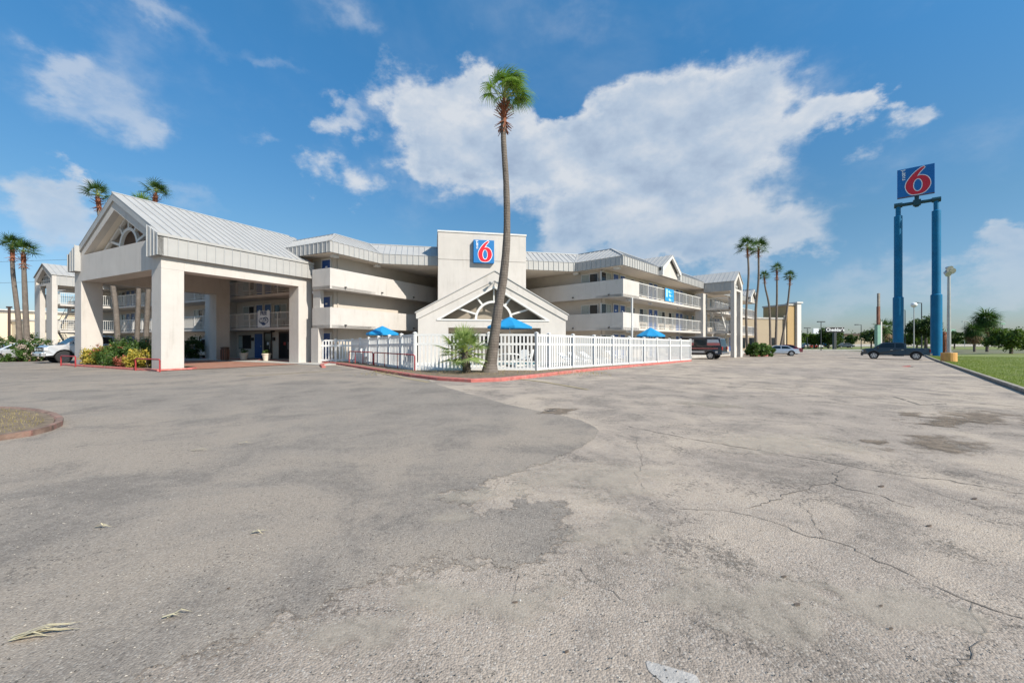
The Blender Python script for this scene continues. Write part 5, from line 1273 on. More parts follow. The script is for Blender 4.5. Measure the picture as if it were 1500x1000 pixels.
# ---------------------------------------------------------------- shrubs and trees: leaves clustered through the volume
def leaves(name, vol, n, size, mt, parent=None, seed=1, clumps=40, cr=.22, flat=.0, kind='stuff', up=.3, shell=.55, cut=None):
    """vol: list of ellipsoids (x, y, z, rx, ry, rz); leaves gather in small clumps towards the outside"""
    r = np.random.default_rng(seed); w = np.array([v[3] * v[4] * v[5] for v in vol]); w = w / w.sum()
    ci = r.choice(len(vol), clumps, p=w); V = np.array(vol)[ci]
    d = r.normal(size=(clumps, 3)); d /= np.linalg.norm(d, axis=1)[:, None]; rad = shell + (1 - shell) * r.random(clumps) ** .6
    C = V[:, :3] + d * rad[:, None] * V[:, 3:]; sc = V[:, 3:].mean(axis=1) * cr * (.6 + .9 * r.random(clumps))
    k = r.integers(0, clumps, n); c = C[k] + r.normal(size=(n, 3)) * sc[k][:, None] * .55
    if cut is not None: c = c[c[:, 2] > cut]; n = len(c)
    a = r.normal(size=(n, 3)); a /= np.linalg.norm(a, axis=1)[:, None]; b = r.normal(size=(n, 3)); b[:, 2] += up; b = np.cross(a, b); b /= np.linalg.norm(b, axis=1)[:, None]
    s = size * (.6 + .8 * r.random(n))[:, None]
    v = np.stack([c - a * s, c - b * s * .45, c + a * s, c + b * s * .45], 1).reshape(-1, 3)
    me = bpy.data.meshes.new(name); me.vertices.add(4 * n); me.vertices.foreach_set('co', v.reshape(-1)); me.loops.add(4 * n); me.loops.foreach_set('vertex_index', np.arange(4 * n, dtype=np.int32))
    me.polygons.add(n); me.polygons.foreach_set('loop_start', np.arange(0, 4 * n, 4, dtype=np.int32)); me.update(); me.validate(); me.materials.append(M[mt])
    return link(name, me, parent, kind=kind)
def shrub(label, vol, n, size, mt, flowers=None, seed=1, group=None, clumps=50, stem=True, cat='bush', name='shrub'):
    x, y = vol[0][0], vol[0][1]; z = gz(x) + .05
    g = link(name, None, None, W0, (x, y, z), 0, label, None, group, cat)
    leaves('foliage', vol, n, size, mt, g, seed, clumps, shell=.35, cut=z - .02)
    if stem:
        m = MB(); r = random.Random(seed)
        for k in range(9):
            v = vol[k % len(vol)]; m.tube([(v[0] + r.uniform(-.2, .2) * v[3], v[1], z - .05), (v[0] + r.uniform(-.4, .4) * v[3], v[1] + r.uniform(-.2, .2), v[2]), (v[0] + r.uniform(-.7, .7) * v[3], v[1] + r.uniform(-.4, .4) * v[4], v[2] + .6 * v[5])], [.03, .02, .008], 5)
        part('stem', m, 'bark', g)
    if flowers: leaves('flowers', [(a, b, c + .06, d * 1.04, e * 1.04, f * 1.04) for a, b, c, d, e, f in vol], flowers[1], flowers[2], flowers[0], g, seed + 7, 46, shell=.9, cr=.12, cut=z + .15)
    return g
def sv(px, Y, z, r, rz): c = P(px, Y, z); return (c.x, c.y, z, r, r * .8, rz)
# flower bed in front of the canopy
wa = lambda x, y: A.w(x, y)
def av(x, y, z, r, rz, ry=None): p = A.w(x, y); return (p.x, p.y, z, r, ry or r * .8, rz)
shrub('yellow leaved shrub at the left end of the canopy flower bed', [av(-8.5, .35, .6, .9, .62), av(-9.2, .3, .45, .6, .5)], 3600, .07, 'croton', None, 51)
shrub('green shrub with red flowers in the middle of the canopy flower bed', [av(-6.6, .6, .75, 1.4, .68), av(-5.0, .6, .75, 1.2, .72), av(-7.6, .9, .8, .9, .7), av(-3.6, .9, .8, 1.0, .65), av(-2.2, 1.0, .7, .9, .55)], 10500, .065, 'shrub_mid', ('petal_red', 420, .05), 52)
shrub('yellow leaved shrub at the right end of the canopy flower bed', [av(-3.0, .35, .5, .9, .5), av(-1.9, .3, .48, .6, .48)], 3200, .07, 'croton', ('petal_red', 60, .05), 53)
shrub('red and orange leaved shrub low in the canopy flower bed', [av(-4.3, .25, .32, .7, .34)], 1500, .06, 'petal_red', None, 54)
shrub('dark reddish shrub behind the yellow one by the far column', [av(-8.4, 1.1, .8, .6, .5)], 1200, .06, 'boot' if False else 'petal_red', None, 55)
def cycad(px, Y, label, seed, s=1.0):
    c = P(px, Y, .1); g = link('sago_palm', None, None, W0, tuple(c), 0, label, None, 'sago palms behind the flower bed', 'plant'); r = random.Random(seed)
    m = MB(); m.cyl(c.x, c.y, .05, .55 * s, .22, .2, 10); part('trunk', m, 'bark', g)
    m = MB()
    for i in range(34):
        az = i * 2.4; el = R(r.uniform(5, 75)); L = s * r.uniform(1.1, 1.5); d = Vector((math.cos(az) * math.cos(el), math.sin(az) * math.cos(el), math.sin(el))); p = c + Vector((0, 0, .5 * s)); pts = [p.copy()]
        for k in range(6): d = (d + Vector((0, 0, -.17))).normalized(); p = p + d * L / 6; pts.append(p.copy())
        m.mi = 1; m.tube(pts, .012, 3, caps=False); m.mi = 0
        side = Vector((-math.sin(az), math.cos(az), 0))
        for k in range(1, 6):
            for h in (0, .5):
                q = pts[k].lerp(pts[min(k + 1, 6)], h); dd = (pts[min(k + 1, 6)] - pts[k - 1]).normalized()
                for sg in (-1, 1): t = q + side * sg * .24 * s + dd * .1 + Vector((0, 0, -.05)); m.add([q - dd * .02, q + dd * .02, t], [(0, 1, 2)])
    part('fronds', m, ['fan_leaf_dark', 'petiole'], g, kind='stuff')
cycad(176, 29.5, 'sago palm behind the flower bed, nearer the far column', 61, 1.25); cycad(212, 29.0, 'sago palm behind the flower bed, nearer the near column', 62, 1.2); cycad(194, 31, 'sago palm in the middle behind the flower bed', 63, 1.15)
shrub('trimmed dark green bush behind the canopy drive, left of the rear column', [sv(282, 34.5, .95, 1.0, 1.0), sv(289, 34.8, .9, .9, .9), sv(276, 34, .8, .8, .8)], 5200, .07, 'shrub', None, 71)
# left edge: oleanders and hedges
shrub('pale flowering oleander at the far left, next to the silver pickup', [sv(38, 30.5, .85, 1.1, .8), sv(46, 30, .6, .8, .6)], 4200, .075, 'shrub_mid', ('petal_pink', 900, .05), 72)
shrub('wide pale flowering oleander at the left edge of the photo', [sv(16, 30.5, .75, 1.3, .7), sv(24, 30, .6, .9, .6)], 4800, .075, 'shrub_mid', ('petal_pink', 800, .05), 73)
shrub('low green bush in the bottom left corner of the planting', [sv(0, 29.5, .5, 1.3, .5), sv(-14, 29.8, .6, 1.3, .6)], 3600, .07, 'shrub_mid', None, 74)
shrub('green oleander behind the silver pickup nose', [sv(62, 33, .9, .9, .8)], 2600, .075, 'shrub_mid', ('petal_pink', 120, .05), 75)
shrub('long dark clipped hedge behind the oleanders', [sv(px, 40, .9, 2.0, 1.1) for px in (-60, -40, -20, 0, 18, 36, 52)], 15000, .10, 'shrub', None, 76, clumps=160, cat='hedge', name='hedge')
kerb('red_kerb', [gp(x, y) for x, y in [(-80, 526.5), (0, 528), (30, 528.5), (52, 528), (62, 527)]], 'kerb_red', .2, .12)
sheet('planting_soil', [gp(-80, 526), gp(60, 527.5), gp(64, 520), gp(-80, 516)], 'soil', .08)
# right side bush on its red kerbed island
shrub('broad leaved green bush on the small red island right of the palms', [sv(1109, 47, .55, 1.2, .8), sv(1120, 47.5, .3, 1.1, .7), sv(1100, 47.5, .2, .7, .5), sv(1112, 48, 1.2, .7, .6)], 3200, .16, 'shrub_mid', None, 77)
kerb('red_kerb', [gp(x, y) for x, y in [(1090, 518.5), (1104, 520.5), (1124, 520.8), (1132, 519)]], 'kerb_red', .3, .16)
sheet('planting_soil', [gp(1088, 518), gp(1104, 520.3), gp(1124, 520.6), gp(1133, 518.5), gp(1131, 515), gp(1090, 515)], 'soil', .09)
# weeds by the fence foot
blades('weeds', 900, 9, lambda r, n: np.stack([-6.6 + 11 * r.random(n), 16.4 + 2.8 * r.random(n) ** .7], 1), .06, .02, 'dry_grass', 'thin dry weeds on the soil under the palms', .1)

def tree(label, px, Y, ztop, crx, crz, seed, mt='tree_leaf', n=5000, size=.16, trunk=.18, zc=None, group='trees in the distance', sub=7, name='broadleaf_tree'):
    c = P(px, Y, 0); z0 = gz(c.x) - .05; zc = zc if zc is not None else ztop - crz; r = random.Random(seed)
    g = link(name, None, None, W0, (c.x, c.y, z0), 0, label, None, group, 'tree')
    vol = [(c.x, c.y, zc, crx * .6, crx * .6, crz * .75)]
    for k in range(sub): t = 6.28 * k / sub + r.uniform(-.3, .3); q = r.uniform(.35, .62); vol.append((c.x + crx * q * math.cos(t), c.y + crx * q * math.sin(t), zc + crz * r.uniform(-.4, .5), crx * r.uniform(.28, .45), crx * r.uniform(.28, .45), crz * r.uniform(.3, .48)))
    leaves('crown', vol, n, size, mt, g, seed, 90, shell=.3, cr=.34)
    m = MB(); m.tube([(c.x, c.y, z0 - .1), (c.x + .05, c.y, (z0 + zc) / 2), (c.x, c.y, zc)], [trunk, trunk * .75, trunk * .5], 8)
    for v in vol[1:]: m.tube([(c.x, c.y, zc - crz * .5), (v[0], v[1], v[2])], [trunk * .45, trunk * .12], 5)
    part('trunk', m, 'bark', g)
    return g
tree('wide dark green mesquite tree at the right edge of the lawn', 1481, 60, 3.9, 2.9, 1.8, 81, 'tree_leaf2', 11000, .17, .22, 2.0, None, 9)
tree('low spreading tree right at the photo edge on the lawn', 1506, 62, 3.6, 3.0, 1.7, 82, 'tree_leaf2', 8000, .17, .2, 1.8)
tree('dark tree with tall trunk between the two blue poles', 1356, 78, 6.4, 3.0, 2.4, 83, 'tree_leaf', 8000, .2, .28, 4.3)
tree('light green tree between the blue poles, left of the dark one', 1343, 88, 4.4, 3.0, 2.0, 84, 'tree_leaf2', 5000, .2)
tree('small dark tree left of the green pylon', 1276, 92, 4.4, 2.8, 1.8, 85, 'tree_leaf', 5000, .2)
tree('dark tree below the black roadside sign', 1214, 105, 5.2, 3.4, 2.6, 86, 'tree_leaf', 6000, .24)
tree('bright green tree left of the black roadside sign', 1193, 108, 4.0, 2.6, 2.0, 87, 'tree_leaf2', 4000, .24)
tree('second dark tree right under the black roadside sign', 1224, 112, 4.4, 2.6, 2.2, 88, 'tree_leaf', 4000, .24)
tree('green tree beside the white end of the tan building', 1168, 88, 3.6, 2.0, 1.6, 89, 'tree_leaf2', 3000, .2)
tree('small tree at the corner of the far car park', 1245, 125, 3.6, 2.4, 1.8, 90, 'tree_leaf', 3000, .26)
tree('little round tree right behind the lamp with the yellow base', 1398, 105, 4.6, 2.4, 2.2, 91, 'tree_leaf', 4000, .22)
tree('small tree far beyond the dark pickup bed', 1326, 100, 3.2, 2.2, 1.5, 92, 'tree_leaf', 3000, .22)
# bare reddish stump of a palm by the lamp
c = P(1383, 58, 0); g = link('palm_stump', None, None, W0, (c.x, c.y, -.35), 0, 'dead reddish palm stump between the right blue pole and the lamp', None, None, 'stump')
m = MB(); m.tube([(c.x, c.y, -.4), (c.x + .1, c.y, 1.0), (c.x - .05, c.y, 2.2), (c.x, c.y, 2.9)], [.32, .3, .34, .2], 10); part('trunk', m, 'boot', g)
m = MB(); r_ = random.Random(3)
for i in range(50):
    t = r_.uniform(0, 6.28); z = r_.uniform(-.2, 2.8); o = Vector((math.cos(t), math.sin(t), 0)); p = Vector((c.x, c.y, z)) + o * .28; m.add([p, p + Vector((0, 0, .12)), p + o * .22 + Vector((0, 0, .25))], [(0, 1, 2)])
part('leaf_bases', m, 'boot', g, kind='stuff')
# far tree line and shrubs along the road: one mass
vol = [(P(px, 210 + (k * 37) % 60, 0).x, 210 + (k * 37) % 60, 1.2 + (k * 13) % 3 * .4, 11, 6, 2.0 + (k * 7) % 4 * .5) for k, px in enumerate(range(1085, 1760, 18))]
leaves('distant_woods', vol, 32000, .75, 'tree_leaf', None, 95, 900, .26, kind='stuff')['label'] = 'low line of far green trees along the horizon at the right'
vol = [(P(px, 90, 0).x, 92 + (k * 37) % 30, 1.6, 8, 5, 2.6) for k, px in enumerate(range(-500, 110, 40))]
leaves('distant_woods', vol, 12000, .5, 'tree_leaf', None, 96, 300, .26, kind='stuff')['label'] = 'dark trees far behind the buildings at the left'
# ---------------------------------------------------------------- pylon sign
YL, YR_ = 53.8, 51.5
pl = P(1315.7, YL, 0); pr = P(1371.6, YR_, 0); zg = -.34
py_ang = math.atan2(pr.y - pl.y, pr.x - pl.x); midp = (pl + pr) / 2
PF = Frame(midp.x, midp.y, py_ang)
pyl = link('pylon_sign', None, None, W0, (midp.x, midp.y, zg), 0, 'tall blue two-pole roadside sign with a red 6 on a blue board', None, None, 'sign')
hw = (pr - pl).length / 2
def zat(py, Y): return CAMH + (HZ - py) / FPX * Y
zc_ = zat(296, (YL + YR_) / 2)
for sx in (-1, 1):
    z1 = zat(435 if sx < 0 else 431, YL if sx < 0 else YR_); z2 = zat(316 if sx < 0 else 308, YL if sx < 0 else YR_)
    r0, r1, r2 = .545, .425, .26
    m = MB(); x = sx * hw
    m.tube([(x, 0, zg - .3), (x, 0, z1)], r0, 28); m.tube([(x, 0, z1), (x, 0, z1 + .12), (x, 0, z2)], [r0, r1, r1], 28); m.tube([(x, 0, z2), (x, 0, z2 + .10), (x, 0, zc_)], [r1, r2, r2], 24); part('pole', m, 'pole_blue', pyl, PF, sm=True)
    m = MB(); m.tube([(x - .40, 0, zc_), (x + .40, 0, zc_)], .33, 16); part('pole_head', m, 'pole_dark', pyl, PF)
    m = MB(); m.cyl(x, 0, zg - .02, zg + .04, .85, n=24); part('base_plate', m, 'pole_blue', pyl, PF)
m = MB(); m.tube([(-hw, 0, zc_), (hw, 0, zc_)], .22, 16)
for k in range(8): q = -hw + hw * 2 * (k + .5) / 8
part('cross_beam', m, 'pole_dark', pyl, PF)
zb_ = zat(286, 52.6); zt_ = zat(243.3, 52.6)
m = MB(); m.tube([(0, .1, zc_ - .5), (0, .1, zb_ + .3)], .22, 12); m.box(-.36, .36, -.3, .3, zc_ - .36, zc_ + .36); part('neck', m, 'pole_dark', pyl, PF)
sa = math.atan2(P(1366.4, 50.3).y - P(1310.9, 52.6, 0).y, P(1366.4, 50.3, 0).x - P(1310.9, 52.6, 0).x) if False else py_ang
sw = 2 * hw * .985
m = MB(); m.box(-sw / 2, sw / 2, -.18, .18, zb_, zt_); part('sign_board', m, 'sign_blue2', pyl, PF, (-.12, 0, 0), bevel=.03)
six_sign(pyl, PF, (-.12, 0, (zb_ + zt_) / 2), 0, sw, zt_ - zb_, 'sign_blue2', -.18)
m = MB(); m.box(-sw / 2, sw / 2, -.21, -.182, zb_, zb_ + .07); part('sign_edge', m, 'rust', pyl, PF, (-.12, 0, 0))

# ---------------------------------------------------------------- lamp posts
c = P(1390, 35.8, 0); lz = -.3
g = link('lamp_post', None, None, W0, (c.x, c.y, lz), 0, 'grey lamp post with floodlights standing in a yellow concrete base', None, None, 'lamp post')
m = MB(); m.cyl(c.x, c.y, lz - .1, lz + .80, .52, n=20); part('base', m, 'yellow_base', g, bevel=.03)
m = MB(); m.tube([(c.x, c.y, lz + .80), (c.x, c.y, 7.6)], [.15, .10], 12); m.cyl(c.x, c.y, lz + .8, lz + .86, .26, n=12); part('pole', m, 'galv', g, sm=True)
m = MB(); m.tube([(c.x, c.y, 7.55), (c.x, c.y, 7.75), (c.x - .4, c.y - .1, 7.8)], .05, 8); m.tube([(c.x, c.y, 7.2), (c.x + .05, c.y, 8.0)], .06, 8); part('bracket', m, 'galv', g)
for dx, dz, t_ in ((-.25, 7.55, -.4), (-.1, 7.95, .2), (.12, 7.75, .1)):
    m = MB(); m.tube([(c.x + dx, c.y + .1, dz + .12), (c.x + dx - .05, c.y - .25, dz - .03 + t_ * .1)], [.12, .26], 12); part('flood_lamp', m, 'galv', g)
def street_lamp(px, Y, ytop, label, arm=0, globe=False, yb=None, mt='lamp_dark', group='lamp posts in the distance', r=.09):
    c = P(px, Y, 0); z0 = gz(c.x); zt = zat(ytop, Y); g = link('street_lamp', None, None, W0, (c.x, c.y, z0), 0, label, None, group, 'lamp post')
    m = MB(); m.tube([(c.x, c.y, z0 - .1), (c.x, c.y, zt)], [r, r * .7], 8); part('pole', m, mt, g)
    if globe: m = MB(); bmq = [(c.x, c.y, zt - .45), (c.x, c.y, zt - .3), (c.x, c.y, zt), (c.x, c.y, zt + .3), (c.x, c.y, zt + .45)]; m.tube(bmq, [.1, .36, .48, .36, .05], 12); part('lamp_head', m, 'plastic', g, sm=True)
    elif arm: m = MB(); m.bar((c.x, c.y, zt - .05), (c.x + arm * .9, c.y, zt + .02), .1, .1); m.box(c.x + arm * 1.0 - .45, c.x + arm * 1.0 + .25, c.y - .2, c.y + .2, zt - .08, zt + .1); part('lamp_head', m, mt, g)
    else: m = MB(); m.box(c.x - .75, c.x + .75, c.y - .2, c.y + .2, zt - .05, zt + .14); part('lamp_head', m, mt, g)
street_lamp(1202.7, 85, 470.5, 'dark lamp post left of the black roadside sign'); street_lamp(1182.5, 105, 479.5, 'short thin dark lamp post right of the tan building end')
street_lamp(1261.5, 95, 474.5, 'dark lamp post standing alone between sign and green pylon', arm=-1); street_lamp(1325.8, 80, 453, 'dark lamp post with arm right of the left blue pole', arm=-1)
street_lamp(1338.8, 70, 445.5, 'pale lamp post with white globe between the blue poles', globe=True, mt='galv'); street_lamp(1350, 82, 442.5, 'tallest dark lamp post with arm between the blue poles', arm=-1, r=.11)
street_lamp(1466, 140, 462, 'thin grey street light far behind the mesquite tree', arm=-1, mt='galv'); street_lamp(1413, 120, 470, 'thin pale pole far left of the lawn palms', mt='galv', r=.07)
# sign panels far away
def far_panel(px0, px1, y0, y1, Y, mt, name, label, poles, thick=.3, cat='sign', pmt='lamp_dark', pw=.15):
    a = P(px0, Y, py=y1); b = P(px1, Y, py=y0); g = link(name, None, None, W0, ((a.x + b.x) / 2, Y, gz(a.x)), 0, label, None, None, cat)
    m = MB(); m.box(a.x, b.x, Y - thick / 2, Y + thick / 2, a.z, b.z); part('board', m, mt, g, bevel=.03)
    for px in poles: c = P(px, Y, 0); m = MB(); m.box(c.x - pw, c.x + pw, Y - pw, Y + pw, gz(c.x) - .1, a.z); part('pole', m, pmt, g)
    return g, (a + b) / 2, a, b
g, c, a, b = far_panel(1209.5, 1236, 478.2, 485.8, 100, 'black_sign', 'roadside_sign', 'long black roadside sign with white lettering on a dark pole', [1222.3], pw=.3)
me = up_mesh(poly_text("Cheddar's", 1.12, .01, .02), 'sign_white'); me.name = 'lettering'; me.transform(Matrix.Translation((c.x, 99.82, c.z))); link('lettering', me, g)
far_panel(1191, 1199.5, 480, 489, 110, 'banner_white', 'roadside_sign', 'small pale sign on thin posts left of the dark lamp', [1191.5, 1199], .2, pw=.08)
far_panel(1385, 1400, 481, 485, 170, 'pylon_green', 'road_sign', 'small green highway sign right of the lamp with yellow base', [1387], .2, pw=.1)
far_panel(1465, 1472, 472, 474.5, 150, 'pylon_green', 'road_sign', 'tiny dark road sign above the mesquite tree', [1468], .2, pw=.08)
# green and rust pylon
c = P(1287, 70, 0); g = link('old_pylon', None, None, W0, (c.x, c.y, -.4), 0, 'narrow old pylon, pale green below and rusty above, without a sign', None, None, 'pylon')
m = MB(); m.box(c.x - .45, c.x + .12, c.y - .3, c.y + .3, -.4, zat(475, 70)); part('lower_panel', m, 'pylon_green', g); m = MB(); m.box(c.x + .12, c.x + .34, c.y - .3, c.y + .3, -.4, zat(470, 70)); part('edge_post', m, 'trim', g)
m = MB(); m.box(c.x - .2, c.x + .12, c.y - .2, c.y + .2, zat(475, 70), zat(448, 70)); part('upper_post', m, 'rust', g); m = MB(); m.box(c.x - .14, c.x + .14, c.y - .16, c.y + .16, zat(448, 70), zat(428.5, 70)); part('top_post', m, 'kerb', g)

# ---------------------------------------------------------------- far buildings
def corner_building(name, label, x0, x1, y0, y1, h, mt, frame, extra=None):
    g = thing(name, label, 'building', frame, ((x0 + x1) / 2, (y0 + y1) / 2, 0)); m = MB(); m.box(x0, x1, y0, y1, -1, h); part('wall', m, mt, g, frame)
    m = MB(); m.box(x0 - .12, x1 + .12, y0 - .12, y0 + .3, h, h + .28); m.box(x1 - .3, x1 + .12, y0 + .3, y1, h, h + .28); m.box(x0 - .12, x0 + .3, y0 + .3, y1, h, h + .28); part('parapet_cap', m, 'concrete', g, frame)
    return g
TB = Frame(P(1150, 74, 0).x, 74, R(11.3))
tb = corner_building('tan_building', 'tan flat-roofed building with gold corner tower beyond the right palms', -11.5, 0, 0, 14, 5.6, 'tan_wall', TB)
m = MB(); m.box(0.02, 1.7, -.5, 5, -1, 8.1); part('tower', m, 'gold_wall', tb, TB); m = MB(); m.box(-.15, 1.72, -.65, 5.1, 8.1, 8.4); part('parapet_cap', m, 'concrete', tb, TB)
m = MB(); m.box(1.73, 2.6, -.9, 1.2, -1, 8.5); part('corner_pier', m, 'trim', tb, TB); m = MB(); m.box(-.35, -.02, -.3, 0, -1, 6.3); part('pilaster', m, 'cream_far', tb, TB)
m = MB(); m.box(1.5, 2.8, -1.1, 1.4, 8.5, 8.75); part('pier_cap', m, 'trim', tb, TB)
for x_ in (-9.3, -6.9, -2.6): m = MB(); m.box(x_ - .8, x_ + .8, -.06, 0, .3, 2.2); w_ = part('window', m, 'dark', tb, TB); n_ = MB(); n_.box(x_ - .7, x_ + .7, -.08, -.06, .4, 2.1); part('pane', n_, 'car_glass', w_, TB)
LB = Frame(P(-40, 66, 0).x, 66, R(-26.7))
lb = corner_building('cream_building', 'long low cream building far left behind the hedge', -4, 26, 0, 12, 4.3, 'cream_far', LB)
for x_ in (2, 9, 16): m = MB(); m.box(x_ - .6, x_ + .6, -.05, 0, 1.4, 2.6); part('window', m, 'glass', lb, LB)
LB2 = Frame(P(-80, 58, 0).x, 58, R(-26.7))
lb2 = corner_building('cream_building', 'taller cream building with flat roof at the very left edge', 0, 9.6, 0, 12, 5.6, 'cream_far', LB2); m = MB(); m.box(-.5, 10.0, -.5, 12, 5.88, 6.05); part('roof', m, 'flat_roof', lb2, LB2)
c = P(13.5, 52, 0); street = link('utility_pole', None, None, W0, (c.x, c.y, 0), 0, 'thin dark pole before the cream building at the far left', None, None, 'pole'); m = MB(); m.tube([(c.x, c.y, -.1), (c.x, c.y, zat(450, 52))], .13, 8); m.box(c.x - .3, c.x + .3, c.y - .1, c.y + .1, zat(450, 52), zat(450, 52) + .2); part('pole', m, 'brown', street)
# restaurant far off
RB = Frame(P(1236, 190, 0).x, 190, 0); rb = thing('restaurant', 'far tan restaurant with brown roof behind the small trees', 'building', RB, (5, 4, 0))
m = MB(); m.box(0, 14, 0, 10, -1, 3.2); part('wall', m, 'tan_wall', rb, RB); m = MB(); m.box(2, 9, 2, 8, 3.2, 4.4); part('upper_wall', m, 'cream_far', rb, RB); m = MB(); m.box(1.2, 9.8, 1.2, 8.8, 4.4, 5.2); part('roof', m, 'brown', rb, RB)
# pale road barrier, road and verge
mb = MB(); mb.box(55, 500, 168, 168.6, -.6, .35); link('concrete_barrier', mesh('concrete_barrier', mb, 'concrete'), None, W0, (0, 0, 0), 0, 'long pale concrete barrier along the far highway', None, None, 'barrier')
sheet('highway', [(30, 150), (600, 150), (600, 166), (30, 166)], 'asphalt_old', .03, cuts=(45,)); sheet('verge', [(45, 96), (140, 96), (300, 148), (45, 148)], 'lawn', .02, cuts=(45,))
sheet('sidewalk', [(52, 92.5), (88, 92.5), (88, 96), (50, 96)], 'concrete', .06); kerb('kerb', [(88, 86), (66, 88.5), (52, 90.5)][::-1], 'concrete', .5, .18)
sheet('verge', [(34, 82), (52, 90), (46, 100), (30, 100)], 'lawn', .05)

# ---------------------------------------------------------------- vehicles
def arc(cx, cz, r, n=9): return [(cx + r * math.cos(t), cz + r * math.sin(t)) for t in np.linspace(math.pi, 0, n)]
def vehicle(name, label, cat, X, Y, rz, L, W, profile, wheels, wr, cab, paint, belt, group=None, extra=None, glass=None, rim='rim', tumble=.80, z=None):
    """profile: upper outline from rear-bottom over the top to front-bottom (x forwards); the arches are cut in below.
       cab: greenhouse outline; glass: side window polygons in cab plane"""
    fr = Frame(X, Y, rz, z if z is not None else gz(X)); g = thing(name, label, cat, fr, (0, 0, 0), group=group)
    zb = profile[0][1]; low = []
    for wx in sorted(wheels, reverse=True): low += arc(wx, wr, wr * 1.22)[::-1]
    low = [(x, max(zb, zz)) for x, zz in low]
    poly = profile + low
    m = MB(); n = len(poly); hw_ = W / 2
    zmax = max(p[1] for p in profile)
    def yw(x, zz):
        e = min(1, (L / 2 - abs(x)) / .45); k = .86 + .14 * math.sqrt(max(0, e)); t = 1 - .07 * max(0, (zz - belt * .75)) / (zmax - belt * .75 + .01)
        return hw_ * k * t
    v = [(x, -yw(x, zz), zz) for x, zz in poly] + [(x, yw(x, zz), zz) for x, zz in poly]
    m.add(v, [tuple(range(n))[::-1], tuple(range(n, 2 * n))] + [(i, (i + 1) % n, n + (i + 1) % n, n + i) for i in range(n)])
    part('body', m, paint, g, fr, bevel=.035)
    for wx in wheels:
        for s_ in (-1, 1):
            m = MB(); y0 = s_ * (hw_ - .24); y1 = s_ * (hw_ - .02); m.tube([(wx, y0, wr), (wx, y0 + s_ * .03, wr), (wx, y1 - s_ * .03, wr), (wx, y1, wr)], [wr * .93, wr, wr, wr * .92], 28); w_ = part('wheel', m, 'tyre', g, fr, sm=True)
            m = MB(); m.tube([(wx, y1 - s_ * .02, wr), (wx, y1 + s_ * .004, wr)], [wr * .63, wr * .60], 24); part('rim', m, 'rim_dark', w_, fr)
            m = MB()
            for k in range(5): t = 2 * math.pi * k / 5 + .3; m.bar((wx, y1 + s_ * .012, wr), (wx + wr * .58 * math.cos(t), y1 + s_ * .012, wr + wr * .58 * math.sin(t)), .11, .03, (0, 1, 0))
            m.tube([(wx, y1, wr), (wx, y1 + s_ * .03, wr)], .06, 10)
            m2 = [(wx + wr * q * math.cos(t), wr + wr * q * math.sin(t)) for q in (.56, .64) for t in np.linspace(0, 2 * math.pi, 24, endpoint=False)]
            m.add([(a, y1 + s_ * .02, b) for a, b in m2], [(k, (k + 1) % 24, 24 + (k + 1) % 24, 24 + k) for k in range(24)]); part('spokes', m, rim, w_, fr)
        m = MB(); m.box(wx - wr * 1.1, wx + wr * 1.1, -hw_ + .25, hw_ - .25, wr, zb + .55); part('wheel_housing', m, 'dark', g, fr)
    m = MB(); m.box(-L / 2 + .4, L / 2 - .5, -hw_ + .3, hw_ - .3, zb - .08, zb + .2); part('underbody', m, 'dark', g, fr)
    zt = max(p[1] for p in cab); zbt = min(p[1] for p in cab); cy = lambda zz: hw_ * (.93 - (1 - tumble) * (zz - zbt) / (zt - zbt))
    if cab:
        m = MB(); n = len(cab); m.add([(x, -cy(zz), zz) for x, zz in cab] + [(x, cy(zz), zz) for x, zz in cab], [tuple(range(n))[::-1], tuple(range(n, 2 * n))] + [(i, (i + 1) % n, n + (i + 1) % n, n + i) for i in range(n)]); part('cab', m, paint, g, fr, bevel=.03)
    for gl in (glass or []):
        for s_ in (-1, 1):
            m = MB(); n = len(gl); m.add([(x, s_ * (cy(zz) + .004), zz) for x, zz in gl] + [(x, s_ * (cy(zz) - .02), zz) for x, zz in gl], [tuple(range(n)), tuple(range(n, 2 * n))[::-1]] + [(i, (i + 1) % n, n + (i + 1) % n, n + i) for i in range(n)]); part('side_window', m, 'car_glass', g, fr)
    def slab(p, q, inset, mt, nm):
        """glass between two cab outline points, across the car"""
        m = MB(); a0 = cy(p[1]) - inset; a1 = cy(q[1]) - inset; d = Vector((q[0] - p[0], 0, q[1] - p[1])); nn = Vector((d.z, 0, -d.x)).normalized()
        if nn.z < 0: nn = -nn
        o = nn * .006; P0 = Vector((p[0], 0, p[1])) + d * .08; P1 = Vector((p[0], 0, p[1])) + d * .9
        vs = [P0 + Vector((0, -a0, 0)) + o, P0 + Vector((0, a0, 0)) + o, P1 + Vector((0, a1, 0)) + o, P1 + Vector((0, -a1, 0)) + o]; m.add(vs + [v_ - nn * .03 for v_ in vs], [(0, 1, 2, 3), (7, 6, 5, 4), (0, 4, 5, 1), (1, 5, 6, 2), (2, 6, 7, 3), (3, 7, 4, 0)]); part(nm, m, mt, g, fr)
    return g, fr, cy, slab
def small(g, fr, name, mt, *boxes, bevel=0, label=None):
    m = MB()
    for b in boxes: m.box(*b)
    return part(name, m, mt, g, fr, bevel=bevel, label=label)

